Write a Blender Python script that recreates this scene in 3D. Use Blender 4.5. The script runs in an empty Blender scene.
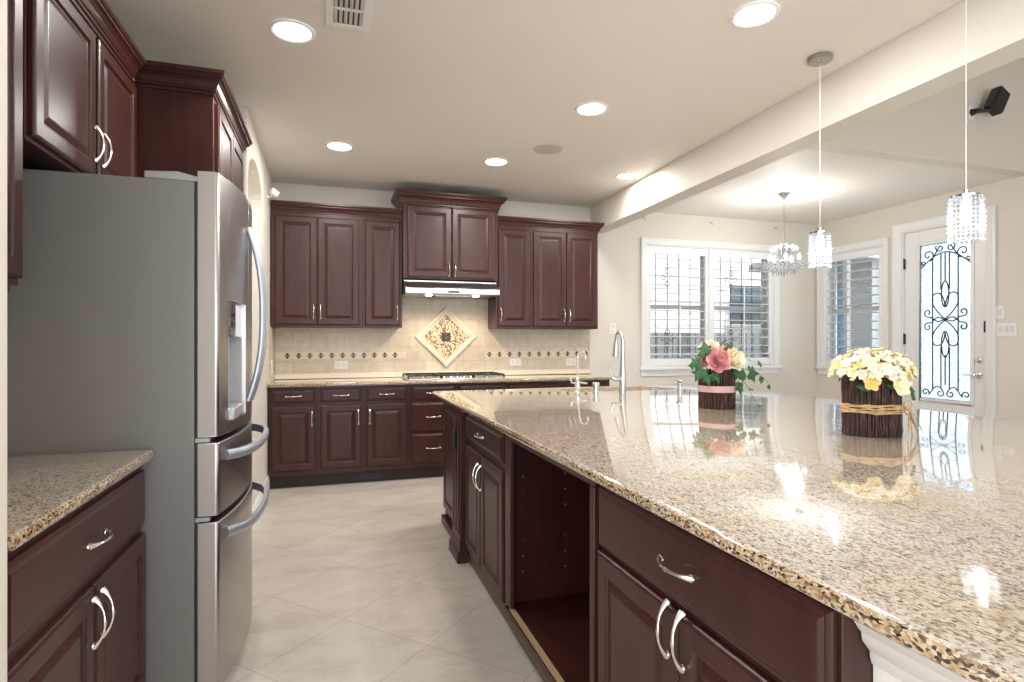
import bpy, bmesh, math, random
from math import sin, cos, pi, radians, atan2, hypot
from mathutils import Vector, Matrix

S = bpy.context.scene
C = S.collection
random.seed(7)

# ------------------------------------------------------------------ camera
CAM_H = 1.278
cam_d = bpy.data.cameras.new('camera'); cam = bpy.data.objects.new('camera', cam_d); C.objects.link(cam)
cam_d.sensor_width = 36.0; cam_d.lens = 569.0/1024*36; cam_d.clip_start = 0.02
cam.location = (0, 0, CAM_H); cam.rotation_euler = (pi/2, 0, -math.atan(182/569.0))
S.camera = cam
S.view_settings.view_transform = 'Standard'; S.view_settings.look = 'None'
S.view_settings.gamma = 1.0; S.view_settings.use_curve_mapping = False
S.view_settings.exposure = 0.24

# ------------------------------------------------------------------ world (daylight)
W = bpy.data.worlds.new('daylight'); S.world = W; W.use_nodes = True
wn = W.node_tree; wn.nodes.clear()
wo = wn.nodes.new('ShaderNodeOutputWorld'); wb = wn.nodes.new('ShaderNodeBackground')
wb.inputs[0].default_value = (0.90, 0.95, 1.0, 1); wb.inputs[1].default_value = 3.0
wn.links.new(wb.outputs[0], wo.inputs[0])
sun_d = bpy.data.lights.new('sun', 'SUN'); sun_d.energy = 6.0; sun_d.angle = radians(1.5); sun_d.color = (1, .96, .90)
sun = bpy.data.objects.new('sun', sun_d); C.objects.link(sun); sun.rotation_euler = (radians(40), 0, radians(8))   # high, from behind the camera
S.cycles.max_bounces = 10; S.cycles.diffuse_bounces = 5; S.cycles.glossy_bounces = 5
S.cycles.transparent_max_bounces = 24; S.cycles.transmission_bounces = 8
S.cycles.caustics_reflective = False; S.cycles.caustics_refractive = False
S.cycles.sample_clamp_indirect = 4.0
S.cycles.use_denoising = True

DOWNLIGHT_W = 14.5      # power of every ceiling downlight

# key planes
ZC = 2.776      # ceiling
YB = 5.80       # back wall
XR = 5.98       # right wall
XL = -0.51      # left wall beyond the tall cabinet
YF = 3.41       # where the nook ends and the high room begins
BZ = 2.492   # the dropped beam

# ------------------------------------------------------------------ materials
def mat(name):
    m = bpy.data.materials.new(name); m.use_nodes = True
    nt = m.node_tree; p = nt.nodes['Principled BSDF']
    return m, nt, p
def setp(p, **k):
    names = dict(col='Base Color', rough='Roughness', metal='Metallic', coat='Coat Weight', coatr='Coat Roughness',
                 spec='Specular IOR Level', em='Emission Color', ems='Emission Strength', trans='Transmission Weight',
                 ior='IOR', sheen='Sheen Weight', sss='Subsurface Weight', alpha='Alpha', aniso='Anisotropic')
    for a, v in k.items():
        if a in ('col', 'em') and len(v) == 3: v = (*v, 1)
        p.inputs[names[a]].default_value = v
def simple(name, col, rough=.5, **k):
    m, nt, p = mat(name); setp(p, col=col, rough=rough, **k); return m
def N(nt, t, **k):
    n = nt.nodes.new('ShaderNode'+t)
    for a, v in k.items():
        if a.startswith('i_'):
            key = a[2:].replace('_', ' ')
            n.inputs[key].default_value = v
        else: setattr(n, a, v)
    return n
def ramp(nt, stops, interp='LINEAR'):
    r = N(nt, 'ValToRGB'); r.color_ramp.interpolation = interp
    e = r.color_ramp.elements
    while len(e) < len(stops): e.new(.5)
    for i, (pos, c) in enumerate(stops):
        e[i].position = pos; e[i].color = (*c, 1) if len(c) == 3 else c
    return r
def mixc(nt, a, b, fac, mode='MIX'):
    n = N(nt, 'Mix', data_type='RGBA', blend_type=mode)
    L = nt.links
    for s, x in ((0, fac), (6, a), (7, b)):
        if hasattr(x, 'links'): L.new(x, n.inputs[s])
        else: n.inputs[s].default_value = x if s == 0 else ((*x, 1) if len(x) == 3 else x)
    return n.outputs[2]
def coords(nt, scale=(1, 1, 1), rot=(0, 0, 0), loc=(0, 0, 0), kind='Object'):
    tc = N(nt, 'TexCoord'); mp = N(nt, 'Mapping')
    mp.inputs['Scale'].default_value = scale; mp.inputs['Rotation'].default_value = rot; mp.inputs['Location'].default_value = loc
    nt.links.new(tc.outputs[kind], mp.inputs[0]); return mp.outputs[0]
def bump(nt, p, src, strength=.2, dist=.01):
    b = N(nt, 'Bump'); b.inputs['Strength'].default_value = strength; b.inputs['Distance'].default_value = dist
    nt.links.new(src, b.inputs['Height']); nt.links.new(b.outputs[0], p.inputs['Normal'])

def wood_mat(name, dark, light, rough=.27, scale=(14, 14, 1.6), coat=.12):
    m, nt, p = mat(name)
    v = coords(nt, scale)
    n = N(nt, 'TexNoise', i_Scale=2.2, i_Detail=6.0, i_Roughness=.6); nt.links.new(v, n.inputs['Vector'])
    v2 = coords(nt, (2.5, 2.5, 1.6))
    n2 = N(nt, 'TexNoise', i_Scale=1.3, i_Detail=2.0); nt.links.new(v2, n2.inputs['Vector'])
    r = ramp(nt, [(.32, dark), (.68, light)]); nt.links.new(n.outputs[0], r.inputs[0])
    r2 = ramp(nt, [(.3, (.72, .72, .72)), (.7, (1.15, 1.1, 1.1))]); nt.links.new(n2.outputs[0], r2.inputs[0])
    nt.links.new(mixc(nt, r.outputs[0], r2.outputs[0], 1.0, 'MULTIPLY'), p.inputs['Base Color'])
    setp(p, rough=rough, coat=coat, coatr=.28, spec=.36)
    return m
WOOD = wood_mat('cherry_wood', (.036, .0088, .0070), (.062, .0165, .0125), rough=.36)
WOOD_SIDE = wood_mat('cherry_wood_side', (.032, .0078, .006), (.052, .0135, .010), rough=.36, coat=.15)
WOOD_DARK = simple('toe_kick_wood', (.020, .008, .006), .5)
WOOD_RAW = simple('raw_wood_edge', (.45, .30, .16), .6)
KHAKI = simple('toe_strip', (.16, .125, .075), .55)

def paint(name, col, sc=160, st=.12, rough=.6):
    m, nt, p = mat(name); setp(p, col=col, rough=rough, spec=.3)
    n = N(nt, 'TexNoise', i_Scale=float(sc), i_Detail=3.0); nt.links.new(coords(nt), n.inputs['Vector'])
    bump(nt, p, n.outputs[0], st, .004); return m
WALL = paint('wall_paint', (.70, .655, .59), 120, .15)
CEIL = paint('ceiling_paint', (.76, .725, .68), 45, .30)
NOOKCEIL = CEIL
UPWALL_SHADE = paint('high_wall_shaded', (.40, .41, .355), 120, .12)  # wall paint with the high wall's shade put into its colour; not assigned
TRIM = simple('white_trim', (.80, .80, .79), .32)
SHUT = simple('shutter_white', (.84, .85, .85), .35)
PLATE = simple('white_plastic', (.82, .81, .79), .35)
BLACKM = simple('matt_black', (.012, .012, .014), .45)
IRON = simple('wrought_iron', (.015, .02, .028), .45, metal=.3)
NICKEL = simple('satin_nickel', (.78, .72, .66), .22, metal=1.0)
CHROME = simple('chrome', (.80, .80, .81), .12, metal=1.0)
FAUCETM = simple('brushed_faucet', (.62, .62, .61), .28, metal=1.0)
STEELB = simple('basin_steel', (.45, .45, .46), .3, metal=1.0)
LENS = simple('lamp_lens', (1, 1, 1), .5, em=(1, .98, .95), ems=9.0)
BULB = simple('bulb_glow', (1, 1, 1), .5, em=(1, .97, .92), ems=6.0)
HOODLAMP = simple('hood_lamp', (1, 1, 1), .5, em=(1, .86, .62), ems=14.0)

def steel(name, col, rough, sc=(3, 3, 260), metal=1.0):
    m, nt, p = mat(name); setp(p, col=col, rough=rough, metal=metal)
    n = N(nt, 'TexNoise', i_Scale=1.0, i_Detail=3.0); nt.links.new(coords(nt, sc), n.inputs['Vector'])
    mr = N(nt, 'MapRange'); mr.inputs[3].default_value = rough-.05; mr.inputs[4].default_value = rough+.08
    nt.links.new(n.outputs[0], mr.inputs[0]); nt.links.new(mr.outputs[0], p.inputs['Roughness'])
    return m
STEEL = steel('fridge_steel', (.44, .41, .40), .30)
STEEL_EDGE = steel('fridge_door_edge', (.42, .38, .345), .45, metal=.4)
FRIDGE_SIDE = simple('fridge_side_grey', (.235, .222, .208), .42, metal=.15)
HANDLE = simple('fridge_handle', (.50, .54, .60), .34, metal=.7)
HOODM = simple('hood_steel', (.62, .61, .60), .30, metal=1.0)
RUBBER = simple('dark_gasket', (.03, .03, .03), .6)

# granite
def granite(name, stops=None, cs=290.0):
    m, nt, p = mat(name); L = nt.links
    v = coords(nt, (1, 1, 1))
    dn = N(nt, 'TexNoise', i_Scale=9.0, i_Detail=2.0); L.new(v, dn.inputs['Vector'])
    dv = N(nt, 'VectorMath', operation='MULTIPLY_ADD'); L.new(dn.outputs['Color'], dv.inputs[0]); dv.inputs[1].default_value = (.03, .03, .03); L.new(v, dv.inputs[2])
    mp = N(nt, 'Mapping'); mp.inputs['Scale'].default_value = (1.0, .62, 1.0); mp.inputs['Rotation'].default_value = (0, 0, .5); L.new(dv.outputs[0], mp.inputs[0])
    vo = N(nt, 'TexVoronoi', i_Scale=cs); L.new(mp.outputs[0], vo.inputs['Vector'])
    sep = N(nt, 'SeparateColor'); L.new(vo.outputs['Color'], sep.inputs[0])
    cells = ramp(nt, stops or [(0, (.09, .07, .06)), (.045, (.24, .19, .145)), (.13, (.40, .345, .285)), (.28, (.52, .465, .395)), (.46, (.59, .54, .475)), (.70, (.635, .595, .535)), (.92, (.50, .38, .25)), (.96, (.62, .59, .54))], 'CONSTANT')
    L.new(sep.outputs[0], cells.inputs[0])
    n1 = N(nt, 'TexNoise', i_Scale=5.0, i_Detail=4.0); L.new(v, n1.inputs['Vector'])
    cl = ramp(nt, [(.40, (.98, .96, .94)), (.58, (1.0, .93, .82)), (.72, (.86, .76, .62))]); L.new(n1.outputs[0], cl.inputs[0])
    c = mixc(nt, cells.outputs[0], cl.outputs[0], 1.0, 'MULTIPLY')
    n2 = N(nt, 'TexNoise', i_Scale=60.0, i_Detail=5.0, i_Roughness=.7); L.new(mp.outputs[0], n2.inputs['Vector'])
    sp = ramp(nt, [(.36, (.32, .26, .21)), (.46, (1, 1, 1))]); L.new(n2.outputs[0], sp.inputs[0])
    c = mixc(nt, c, sp.outputs[0], .75, 'MULTIPLY')
    L.new(c, p.inputs['Base Color'])
    setp(p, rough=.07, ior=1.72, coat=1.0, coatr=.03)
    return m
GRANITE = granite('granite')
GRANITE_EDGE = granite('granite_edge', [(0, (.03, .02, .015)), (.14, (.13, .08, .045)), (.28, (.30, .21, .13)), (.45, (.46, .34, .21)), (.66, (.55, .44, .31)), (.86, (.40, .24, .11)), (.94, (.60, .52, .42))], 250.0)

# floor tile, laid on the diagonal
def floor_mat():
    m, nt, p = mat('floor_tile'); L = nt.links
    T = .473
    a = radians(44)
    v0 = (.061, 2.725)
    tc = N(nt, 'TexCoord')
    mp = N(nt, 'Mapping', vector_type='TEXTURE'); mp.inputs['Location'].default_value = (v0[0], v0[1], 0); mp.inputs['Rotation'].default_value = (0, 0, a)
    L.new(tc.outputs['Object'], mp.inputs[0])
    b = N(nt, 'TexBrick', offset=0.0, squash=1.0)
    b.inputs['Scale'].default_value = 1.0; b.inputs['Brick Width'].default_value = T; b.inputs['Row Height'].default_value = T
    b.inputs['Mortar Size'].default_value = .0025; b.inputs['Mortar Smooth'].default_value = .3
    b.inputs['Color1'].default_value = (.51, .465, .42, 1); b.inputs['Color2'].default_value = (.475, .435, .39, 1); b.inputs['Mortar'].default_value = (.36, .31, .26, 1)
    L.new(mp.outputs[0], b.inputs['Vector'])
    n = N(nt, 'TexNoise', i_Scale=3.2, i_Detail=7.0, i_Roughness=.62); 
    mp2 = N(nt, 'Mapping'); mp2.inputs['Scale'].default_value = (1, 2.2, 1); L.new(tc.outputs['Object'], mp2.inputs[0]); L.new(mp2.outputs[0], n.inputs['Vector'])
    r = ramp(nt, [(.3, (.84, .82, .79)), (.5, (1, 1, 1)), (.7, (1.09, 1.08, 1.07))]); L.new(n.outputs[0], r.inputs[0])
    n3 = N(nt, 'TexNoise', i_Scale=26.0, i_Detail=4.0); L.new(mp2.outputs[0], n3.inputs['Vector'])
    r3 = ramp(nt, [(.30, (.82, .79, .76)), (.42, (1, 1, 1))]); L.new(n3.outputs[0], r3.inputs[0])
    c = mixc(nt, b.outputs[0], r.outputs[0], 1.0, 'MULTIPLY'); c = mixc(nt, c, r3.outputs[0], .7, 'MULTIPLY')
    L.new(c, p.inputs['Base Color']); setp(p, rough=.33, spec=.45)
    bump(nt, p, b.outputs['Fac'], -.15, .002)
    return m
FLOOR = floor_mat()

def splash_mat(rot=(pi/2, 0, 0)):
    m, nt, p = mat('travertine_tile'); L = nt.links
    tc = N(nt, 'TexCoord')
    mp = N(nt, 'Mapping'); mp.inputs['Rotation'].default_value = rot; mp.inputs['Location'].default_value = (0.02, -.931, 0)
    # x stays x, z becomes the texture's y
    cx = N(nt, 'SeparateXYZ'); L.new(tc.outputs['Object'], cx.inputs[0])
    ad = N(nt, 'Math', operation='ADD'); L.new(cx.outputs[0], ad.inputs[0]); L.new(cx.outputs[1], ad.inputs[1])
    az = N(nt, 'Math', operation='SUBTRACT'); L.new(cx.outputs[2], az.inputs[0]); az.inputs[1].default_value = .931
    cb = N(nt, 'CombineXYZ'); L.new(ad.outputs[0], cb.inputs[0]); L.new(az.outputs[0], cb.inputs[1])
    b = N(nt, 'TexBrick', offset=.5, squash=1.0)
    b.inputs['Scale'].default_value = 1.0; b.inputs['Brick Width'].default_value = .158; b.inputs['Row Height'].default_value = .1435
    b.inputs['Mortar Size'].default_value = .0022; b.inputs['Mortar Smooth'].default_value = .3
    b.inputs['Color1'].default_value = (.66, .585, .475, 1); b.inputs['Color2'].default_value = (.60, .525, .42, 1); b.inputs['Mortar'].default_value = (.46, .39, .30, 1)
    L.new(cb.outputs[0], b.inputs['Vector'])
    n = N(nt, 'TexNoise', i_Scale=14.0, i_Detail=5.0); L.new(tc.outputs['Object'], n.inputs['Vector'])
    r = ramp(nt, [(.3, (.90, .88, .85)), (.7, (1.06, 1.06, 1.06))]); L.new(n.outputs[0], r.inputs[0])
    L.new(mixc(nt, b.outputs[0], r.outputs[0], 1.0, 'MULTIPLY'), p.inputs['Base Color'])
    setp(p, rough=.38); bump(nt, p, b.outputs['Fac'], -.2, .003)
    return m
SPLASH = splash_mat()
BANDM = simple('band_tile', (.72, .63, .50), .35)
FRAMETILE = simple('limestone_trim', (.76, .66, .52), .4)
TILE_DARK = simple('dark_inset_tile', (.035, .02, .014), .25)
TILE_TAN = simple('tan_inset_tile', (.33, .22, .12), .3)

def mosaic_mat():
    m, nt, p = mat('mosaic_pattern'); L = nt.links
    v = coords(nt, (1, 1, 1), (0, 0, 0))
    rot = N(nt, 'VectorRotate', rotation_type='Y_AXIS'); rot.inputs['Angle'].default_value = radians(45); L.new(v, rot.inputs['Vector'])
    mp = N(nt, 'Mapping'); mp.inputs['Scale'].default_value = (78, .001, 78); L.new(rot.outputs[0], mp.inputs[0])
    fl = N(nt, 'VectorMath', operation='FLOOR'); L.new(mp.outputs[0], fl.inputs[0])
    wn_ = N(nt, 'TexWhiteNoise', noise_dimensions='3D'); L.new(fl.outputs[0], wn_.inputs['Vector'])
    r = ramp(nt, [(0, (.09, .045, .02)), (.16, (.24, .13, .055)), (.34, (.42, .28, .14)), (.46, (.72, .58, .38)), (.8, (.80, .69, .52))], 'CONSTANT')
    L.new(wn_.outputs['Value'], r.inputs[0]); L.new(r.outputs[0], p.inputs['Base Color']); setp(p, rough=.35)
    return m
MOSAIC = mosaic_mat()

def glass_pane(name, tint=(.96, .98, 1.0), refl=.08):
    m = bpy.data.materials.new(name); m.use_nodes = True; nt = m.node_tree; nt.nodes.clear()
    o = N(nt, 'OutputMaterial'); t = N(nt, 'BsdfTransparent'); g = N(nt, 'BsdfGlossy'); g.inputs['Roughness'].default_value = .02
    t.inputs[0].default_value = (*tint, 1); mx = N(nt, 'MixShader'); f = N(nt, 'Fresnel'); f.inputs[0].default_value = 1.45
    nt.links.new(f.outputs[0], mx.inputs[0]); nt.links.new(t.outputs[0], mx.inputs[1]); nt.links.new(g.outputs[0], mx.inputs[2]); nt.links.new(mx.outputs[0], o.inputs[0])
    return m
GLASS = glass_pane('window_glass')
def frosted():
    m = bpy.data.materials.new('textured_glass'); m.use_nodes = True; nt = m.node_tree; nt.nodes.clear(); L = nt.links
    o = N(nt, 'OutputMaterial'); t = N(nt, 'BsdfTransparent'); tr = N(nt, 'BsdfTranslucent'); g = N(nt, 'BsdfGlossy')
    n = N(nt, 'TexNoise', i_Scale=60.0, i_Detail=4.0); L.new(coords(nt, (1, 1.4, .5)), n.inputs['Vector'])
    r = ramp(nt, [(.35, (.45, .52, .58)), (.65, (.95, .98, 1.0))]); L.new(n.outputs[0], r.inputs[0]); L.new(r.outputs[0], tr.inputs[0])
    t.inputs[0].default_value = (.7, .78, .85, 1); g.inputs['Roughness'].default_value = .15
    b = N(nt, 'Bump'); b.inputs['Strength'].default_value = .5; b.inputs['Distance'].default_value = .01; L.new(n.outputs[0], b.inputs['Height']); L.new(b.outputs[0], g.inputs['Normal'])
    m1 = N(nt, 'MixShader'); m1.inputs[0].default_value = .35; L.new(tr.outputs[0], m1.inputs[1]); L.new(t.outputs[0], m1.inputs[2])
    m2 = N(nt, 'MixShader'); m2.inputs[0].default_value = .12; L.new(m1.outputs[0], m2.inputs[1]); L.new(g.outputs[0], m2.inputs[2]); L.new(m2.outputs[0], o.inputs[0])
    return m
FROST = frosted()
def crystal():
    m = bpy.data.materials.new('crystal'); m.use_nodes = True; nt = m.node_tree; nt.nodes.clear(); L = nt.links
    o = N(nt, 'OutputMaterial'); t = N(nt, 'BsdfTransparent'); tr = N(nt, 'BsdfTranslucent'); g = N(nt, 'BsdfGlossy'); g.inputs['Roughness'].default_value = .05
    tr.inputs[0].default_value = (.92, .96, 1, 1); t.inputs[0].default_value = (.93, .96, 1, 1)
    m1 = N(nt, 'MixShader'); m1.inputs[0].default_value = .62; L.new(tr.outputs[0], m1.inputs[1]); L.new(t.outputs[0], m1.inputs[2])
    m2 = N(nt, 'MixShader'); m2.inputs[0].default_value = .35; L.new(m1.outputs[0], m2.inputs[1]); L.new(g.outputs[0], m2.inputs[2]); L.new(m2.outputs[0], o.inputs[0])
    return m
CRYSTAL = crystal()

# ------------------------------------------------------------------ mesh builder
class MB:
    def __init__(s): s.v = []; s.f = []
    def add(s, vs, fs, M=None):
        b = len(s.v)
        s.v += [tuple(M @ Vector(x)) if M is not None else tuple(x) for x in vs]
        s.f += [tuple(i+b for i in f) for f in fs]
        return s
    def box(s, x0, x1, y0, y1, z0, z1, M=None):
        vs = [(x0, y0, z0), (x1, y0, z0), (x1, y1, z0), (x0, y1, z0), (x0, y0, z1), (x1, y0, z1), (x1, y1, z1), (x0, y1, z1)]
        return s.add(vs, [(0, 3, 2, 1), (4, 5, 6, 7), (0, 1, 5, 4), (1, 2, 6, 5), (2, 3, 7, 6), (3, 0, 4, 7)], M)
    def loft(s, loops, cap0=True, cap1=True, closed=True, M=None):
        n = len(loops[0]); vs = [p for l in loops for p in l]; fs = []
        for k in range(len(loops)-1):
            for i in range(n if closed else n-1):
                j = (i+1) % n
                fs.append((k*n+i, k*n+j, (k+1)*n+j, (k+1)*n+i))
        if cap0: fs.append(tuple(range(n))[::-1])
        if cap1: fs.append(tuple((len(loops)-1)*n+i for i in range(n)))
        return s.add(vs, fs, M)
    def tube(s, pts, r, n=8, M=None, closed=False, flat=1.0, cap=True):
        P = [Vector(p) for p in pts]; R = r if isinstance(r, (list, tuple)) else [r]*len(P)
        m = len(P); loops = []
        up = None
        for i in range(m):
            if closed: t = P[(i+1) % m]-P[i-1]
            else: t = P[min(i+1, m-1)]-P[max(i-1, 0)]
            if t.length < 1e-9: t = Vector((0, 0, 1))
            t.normalize()
            if up is None:
                up = Vector((0, 0, 1)) if abs(t.z) < .9 else Vector((1, 0, 0))
            up = (up - t*up.dot(t))
            if up.length < 1e-6: up = Vector((1, 0, 0)) - t*t.x
            up.normalize(); sd = t.cross(up)
            loops.append([tuple(P[i]+(up*cos(2*pi*k/n)+sd*sin(2*pi*k/n)*flat)*R[i]) for k in range(n)])
        if closed: loops.append(loops[0]); return s.loft(loops, False, False, True, M)
        return s.loft(loops, cap, cap, True, M)
    def lathe(s, prof, n=24, c=(0, 0, 0), M=None, sx=1, sy=1, cap=True):
        loops = [[(c[0]+r*sx*cos(2*pi*k/n), c[1]+r*sy*sin(2*pi*k/n), c[2]+z) for k in range(n)] for r, z in prof]
        return s.loft(loops, cap, cap, True, M)
    def ball(s, c, r, n=8, m=6, M=None, sz=1):
        prof = [(max(1e-4, r*sin(pi*i/m)), -r*cos(pi*i/m)*sz) for i in range(m+1)]
        return s.lathe(prof, n, c, M)
    def octa(s, c, r, h):
        x, y, z = c
        return s.add([(x+r, y, z), (x, y+r, z), (x-r, y, z), (x, y-r, z), (x, y, z+h), (x, y, z-h)],
                     [(0, 1, 4), (1, 2, 4), (2, 3, 4), (3, 0, 4), (1, 0, 5), (2, 1, 5), (3, 2, 5), (0, 3, 5)])
    def build(s, name, m, parent=None, bevel=0, angle=35, smooth=True, fix=True, seg=2):
        me = bpy.data.meshes.new(name); me.from_pydata(s.v, [], s.f)
        bm = bmesh.new(); bm.from_mesh(me)
        if fix:
            bmesh.ops.remove_doubles(bm, verts=bm.verts, dist=1e-6)
            bmesh.ops.recalc_face_normals(bm, faces=bm.faces)
        bm.to_mesh(me); bm.free()
        if smooth:
            me.shade_smooth(); me.set_sharp_from_angle(angle=radians(angle))
        me.materials.append(m)
        o = bpy.data.objects.new(name, me); C.objects.link(o)
        if parent is not None: o.parent = parent
        if bevel:
            b = o.modifiers.new('bevel', 'BEVEL'); b.width = bevel; b.segments = seg; b.limit_method = 'ANGLE'; b.angle_limit = radians(40)
        return o
def box(x0, x1, y0, y1, z0, z1): return MB().box(x0, x1, y0, y1, z0, z1)

def empty(name, loc=(0, 0, 0), rz=0):
    o = bpy.data.objects.new(name, None); o.empty_display_size = .1; C.objects.link(o)
    o.location = loc; o.rotation_euler = (0, 0, rz); return o
def tag(o, label, cat, group=None):
    o['label'] = label; o['category'] = cat
    if group: o['group'] = group
    return o
def thing(name, label, cat, loc=(0, 0, 0), rz=0, group=None): return tag(empty(name, loc, rz), label, cat, group)
def struct(o): o['kind'] = 'structure'; return o
def copy_tree(o, parent=None):
    c = o.copy(); C.objects.link(c)
    if parent is not None: c.parent = parent
    for ch in list(o.children): copy_tree(ch, c)
    return c

# ------------------------------------------------------------------ room shell
def wall_y(name, y, t, x0, x1, z0, z1, holes=(), m=None):
    """wall facing -y with its face at y, thickness t, rectangular holes (x0,x1,z0,z1) sorted by x"""
    b = MB(); x = x0
    for hx0, hx1, hz0, hz1 in holes:
        b.box(x, hx0, y, y+t, z0, z1)
        if hz0 > z0: b.box(hx0, hx1, y, y+t, z0, hz0)
        b.box(hx0, hx1, y, y+t, hz1, z1); x = hx1
    b.box(x, x1, y, y+t, z0, z1)
    return struct(b.build(name, m or WALL, smooth=False))
def wall_x(name, x, t, y0, y1, z0, z1, holes=(), m=None):
    b = MB(); y = y0
    for a0, a1, hz0, hz1 in holes:
        b.box(x, x+t, y, a0, z0, z1)
        if hz0 > z0: b.box(x, x+t, a0, a1, z0, hz0)
        b.box(x, x+t, a0, a1, hz1, z1); y = a1
    b.box(x, x+t, y, y1, z0, z1)
    return struct(b.build(name, m or WALL, smooth=False))

struct(box(-2.2, 6.3, -3.2, 6.0, -.10, 0).build('floor', FLOOR, smooth=False))
WBH = (3.48, 5.30, .97, 2.40)      # back window hole
WRH = (4.86, 5.69, .95, 2.37)      # right window hole (y range)
DRH = (3.80, 4.65, 0, 2.47)        # door hole
wall_y('wall_back', YB, .20, XL-.25, XR+.2, 0, ZC+.05, [WBH])
wall_x('wall_right', XR, .20, -3.0, YB, 0, 4.6, [DRH, WRH])
# the dropped beam runs very slightly out of square
def beam_x(y): return 2.655+(y-1.8)*.030
def beam_prism(name, dx0, dx1, y0, y1, z0, z1, m=None):
    P = [(beam_x(y0)+dx0, y0), (beam_x(y0)+dx1, y0), (beam_x(y1)+dx1, y1), (beam_x(y1)+dx0, y1)]
    return struct(MB().loft([[(x, y, z) for x, y in P] for z in (z0, z1)]).build(name, m or WALL, smooth=False))
cb = MB()
P = [(-2.2, -3.0), (beam_x(-3.0)+.10, -3.0), (beam_x(YF+.121)+.10, YF+.121), (XR+.2, YF+.121), (XR+.2, YB+.2), (-2.2, YB+.2)]
cb.loft([[(x, y, z) for x, y in P] for z in (ZC, ZC+.12)])
struct(cb.build('ceiling', CEIL, smooth=False))
struct(MB().box(2.6, XR+.2, -3.0, YF+.12, 4.6, 4.7).build('ceiling', CEIL, smooth=False))
beam_prism('trim_1', 0, .17, -3.0, YB-.001, BZ, ZC-.001)
beam_prism('wall_above_beam', .101, .17, -3.0, YF, ZC+.0, 4.6)
struct(MB().box(2.72, XR-.001, -3.0, -2.9, 2.45, 4.599).build('wall_light_block', WALL, smooth=False))  # unseen wall piece added to block daylight and darken the high room
struct(MB().box(2.88, XR-.001, YF, YF+.12, ZC-.0, 4.6).build('wall_upper', WALL, smooth=False))

# left side: end wall by the counter, recess wall, far wall with the arched niche
struct(MB().box(-2.0, -.568, 1.06, 1.297, 0, ZC-.001).build('wall_left_end', WALL, bevel=.012))
struct(MB().box(-1.38, -1.235, 1.298, 4.0, 0, ZC-.001).build('wall_left', WALL, smooth=False))
def niche_wall():
    y0, y1, z0, zt = 4.06, 4.86, 2.17, 2.50
    ym = (y0+y1)/2; n = 16; b = MB(); x = XL; t = .25
    arch = [(y0, z0)]+[(ym-(y1-y0)/2*cos(pi*i/n), zt-.16+.22*sin(pi*i/n)) for i in range(n+1)]+[(y1, z0)]
    b.box(x-t, x, 3.995, y0, 0, ZC-.001); b.box(x-t, x, y1, YB-.001, 0, ZC-.001); b.box(x-t, x, y0, y1, 0, z0)
    pts = arch[1:-1]
    for (a0, b0), (a1, b1) in zip(pts[:-1], pts[1:]):
        b.add([(x, a0, b0), (x, a1, b1), (x, a1, ZC), (x, a0, ZC), (x-.2, a0, b0), (x-.2, a1, b1)], [(0, 1, 2, 3), (0, 4, 5, 1)])
    b.box(x-t, x-.2, y0, y1, z0, ZC-.001)
    b.add([(x, y0, z0), (x-.2, y0, z0), (x-.2, y0, zt), (x, y0, zt)], [(0, 1, 2, 3)])
    o = b.build('wall_left_far', WALL, smooth=False, fix=False)
    return struct(o)
niche_wall()
# baseboards
def baseboard(name, M_, L):
    prof = [(0, 0), (.014, 0), (.014, .10), (.010, .118), (.004, .13), (0, .13)]
    return struct(MB().loft([[(0, -o, z) for o, z in prof], [(L, -o, z) for o, z in prof]], M=M_).build(name, TRIM))
baseboard('baseboard_back', Matrix.Translation((2.80, YB-.001, 0)), 3.15)
baseboard('baseboard_right', Matrix.Translation((XR-.001, 3.73, 0)) @ Matrix.Rotation(-pi/2, 4, 'Z'), 3.0)
baseboard('baseboard_left', Matrix.Translation((XL+.001, 3.99, 0)) @ Matrix.Rotation(pi/2, 4, 'Z'), 1.33)

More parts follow.
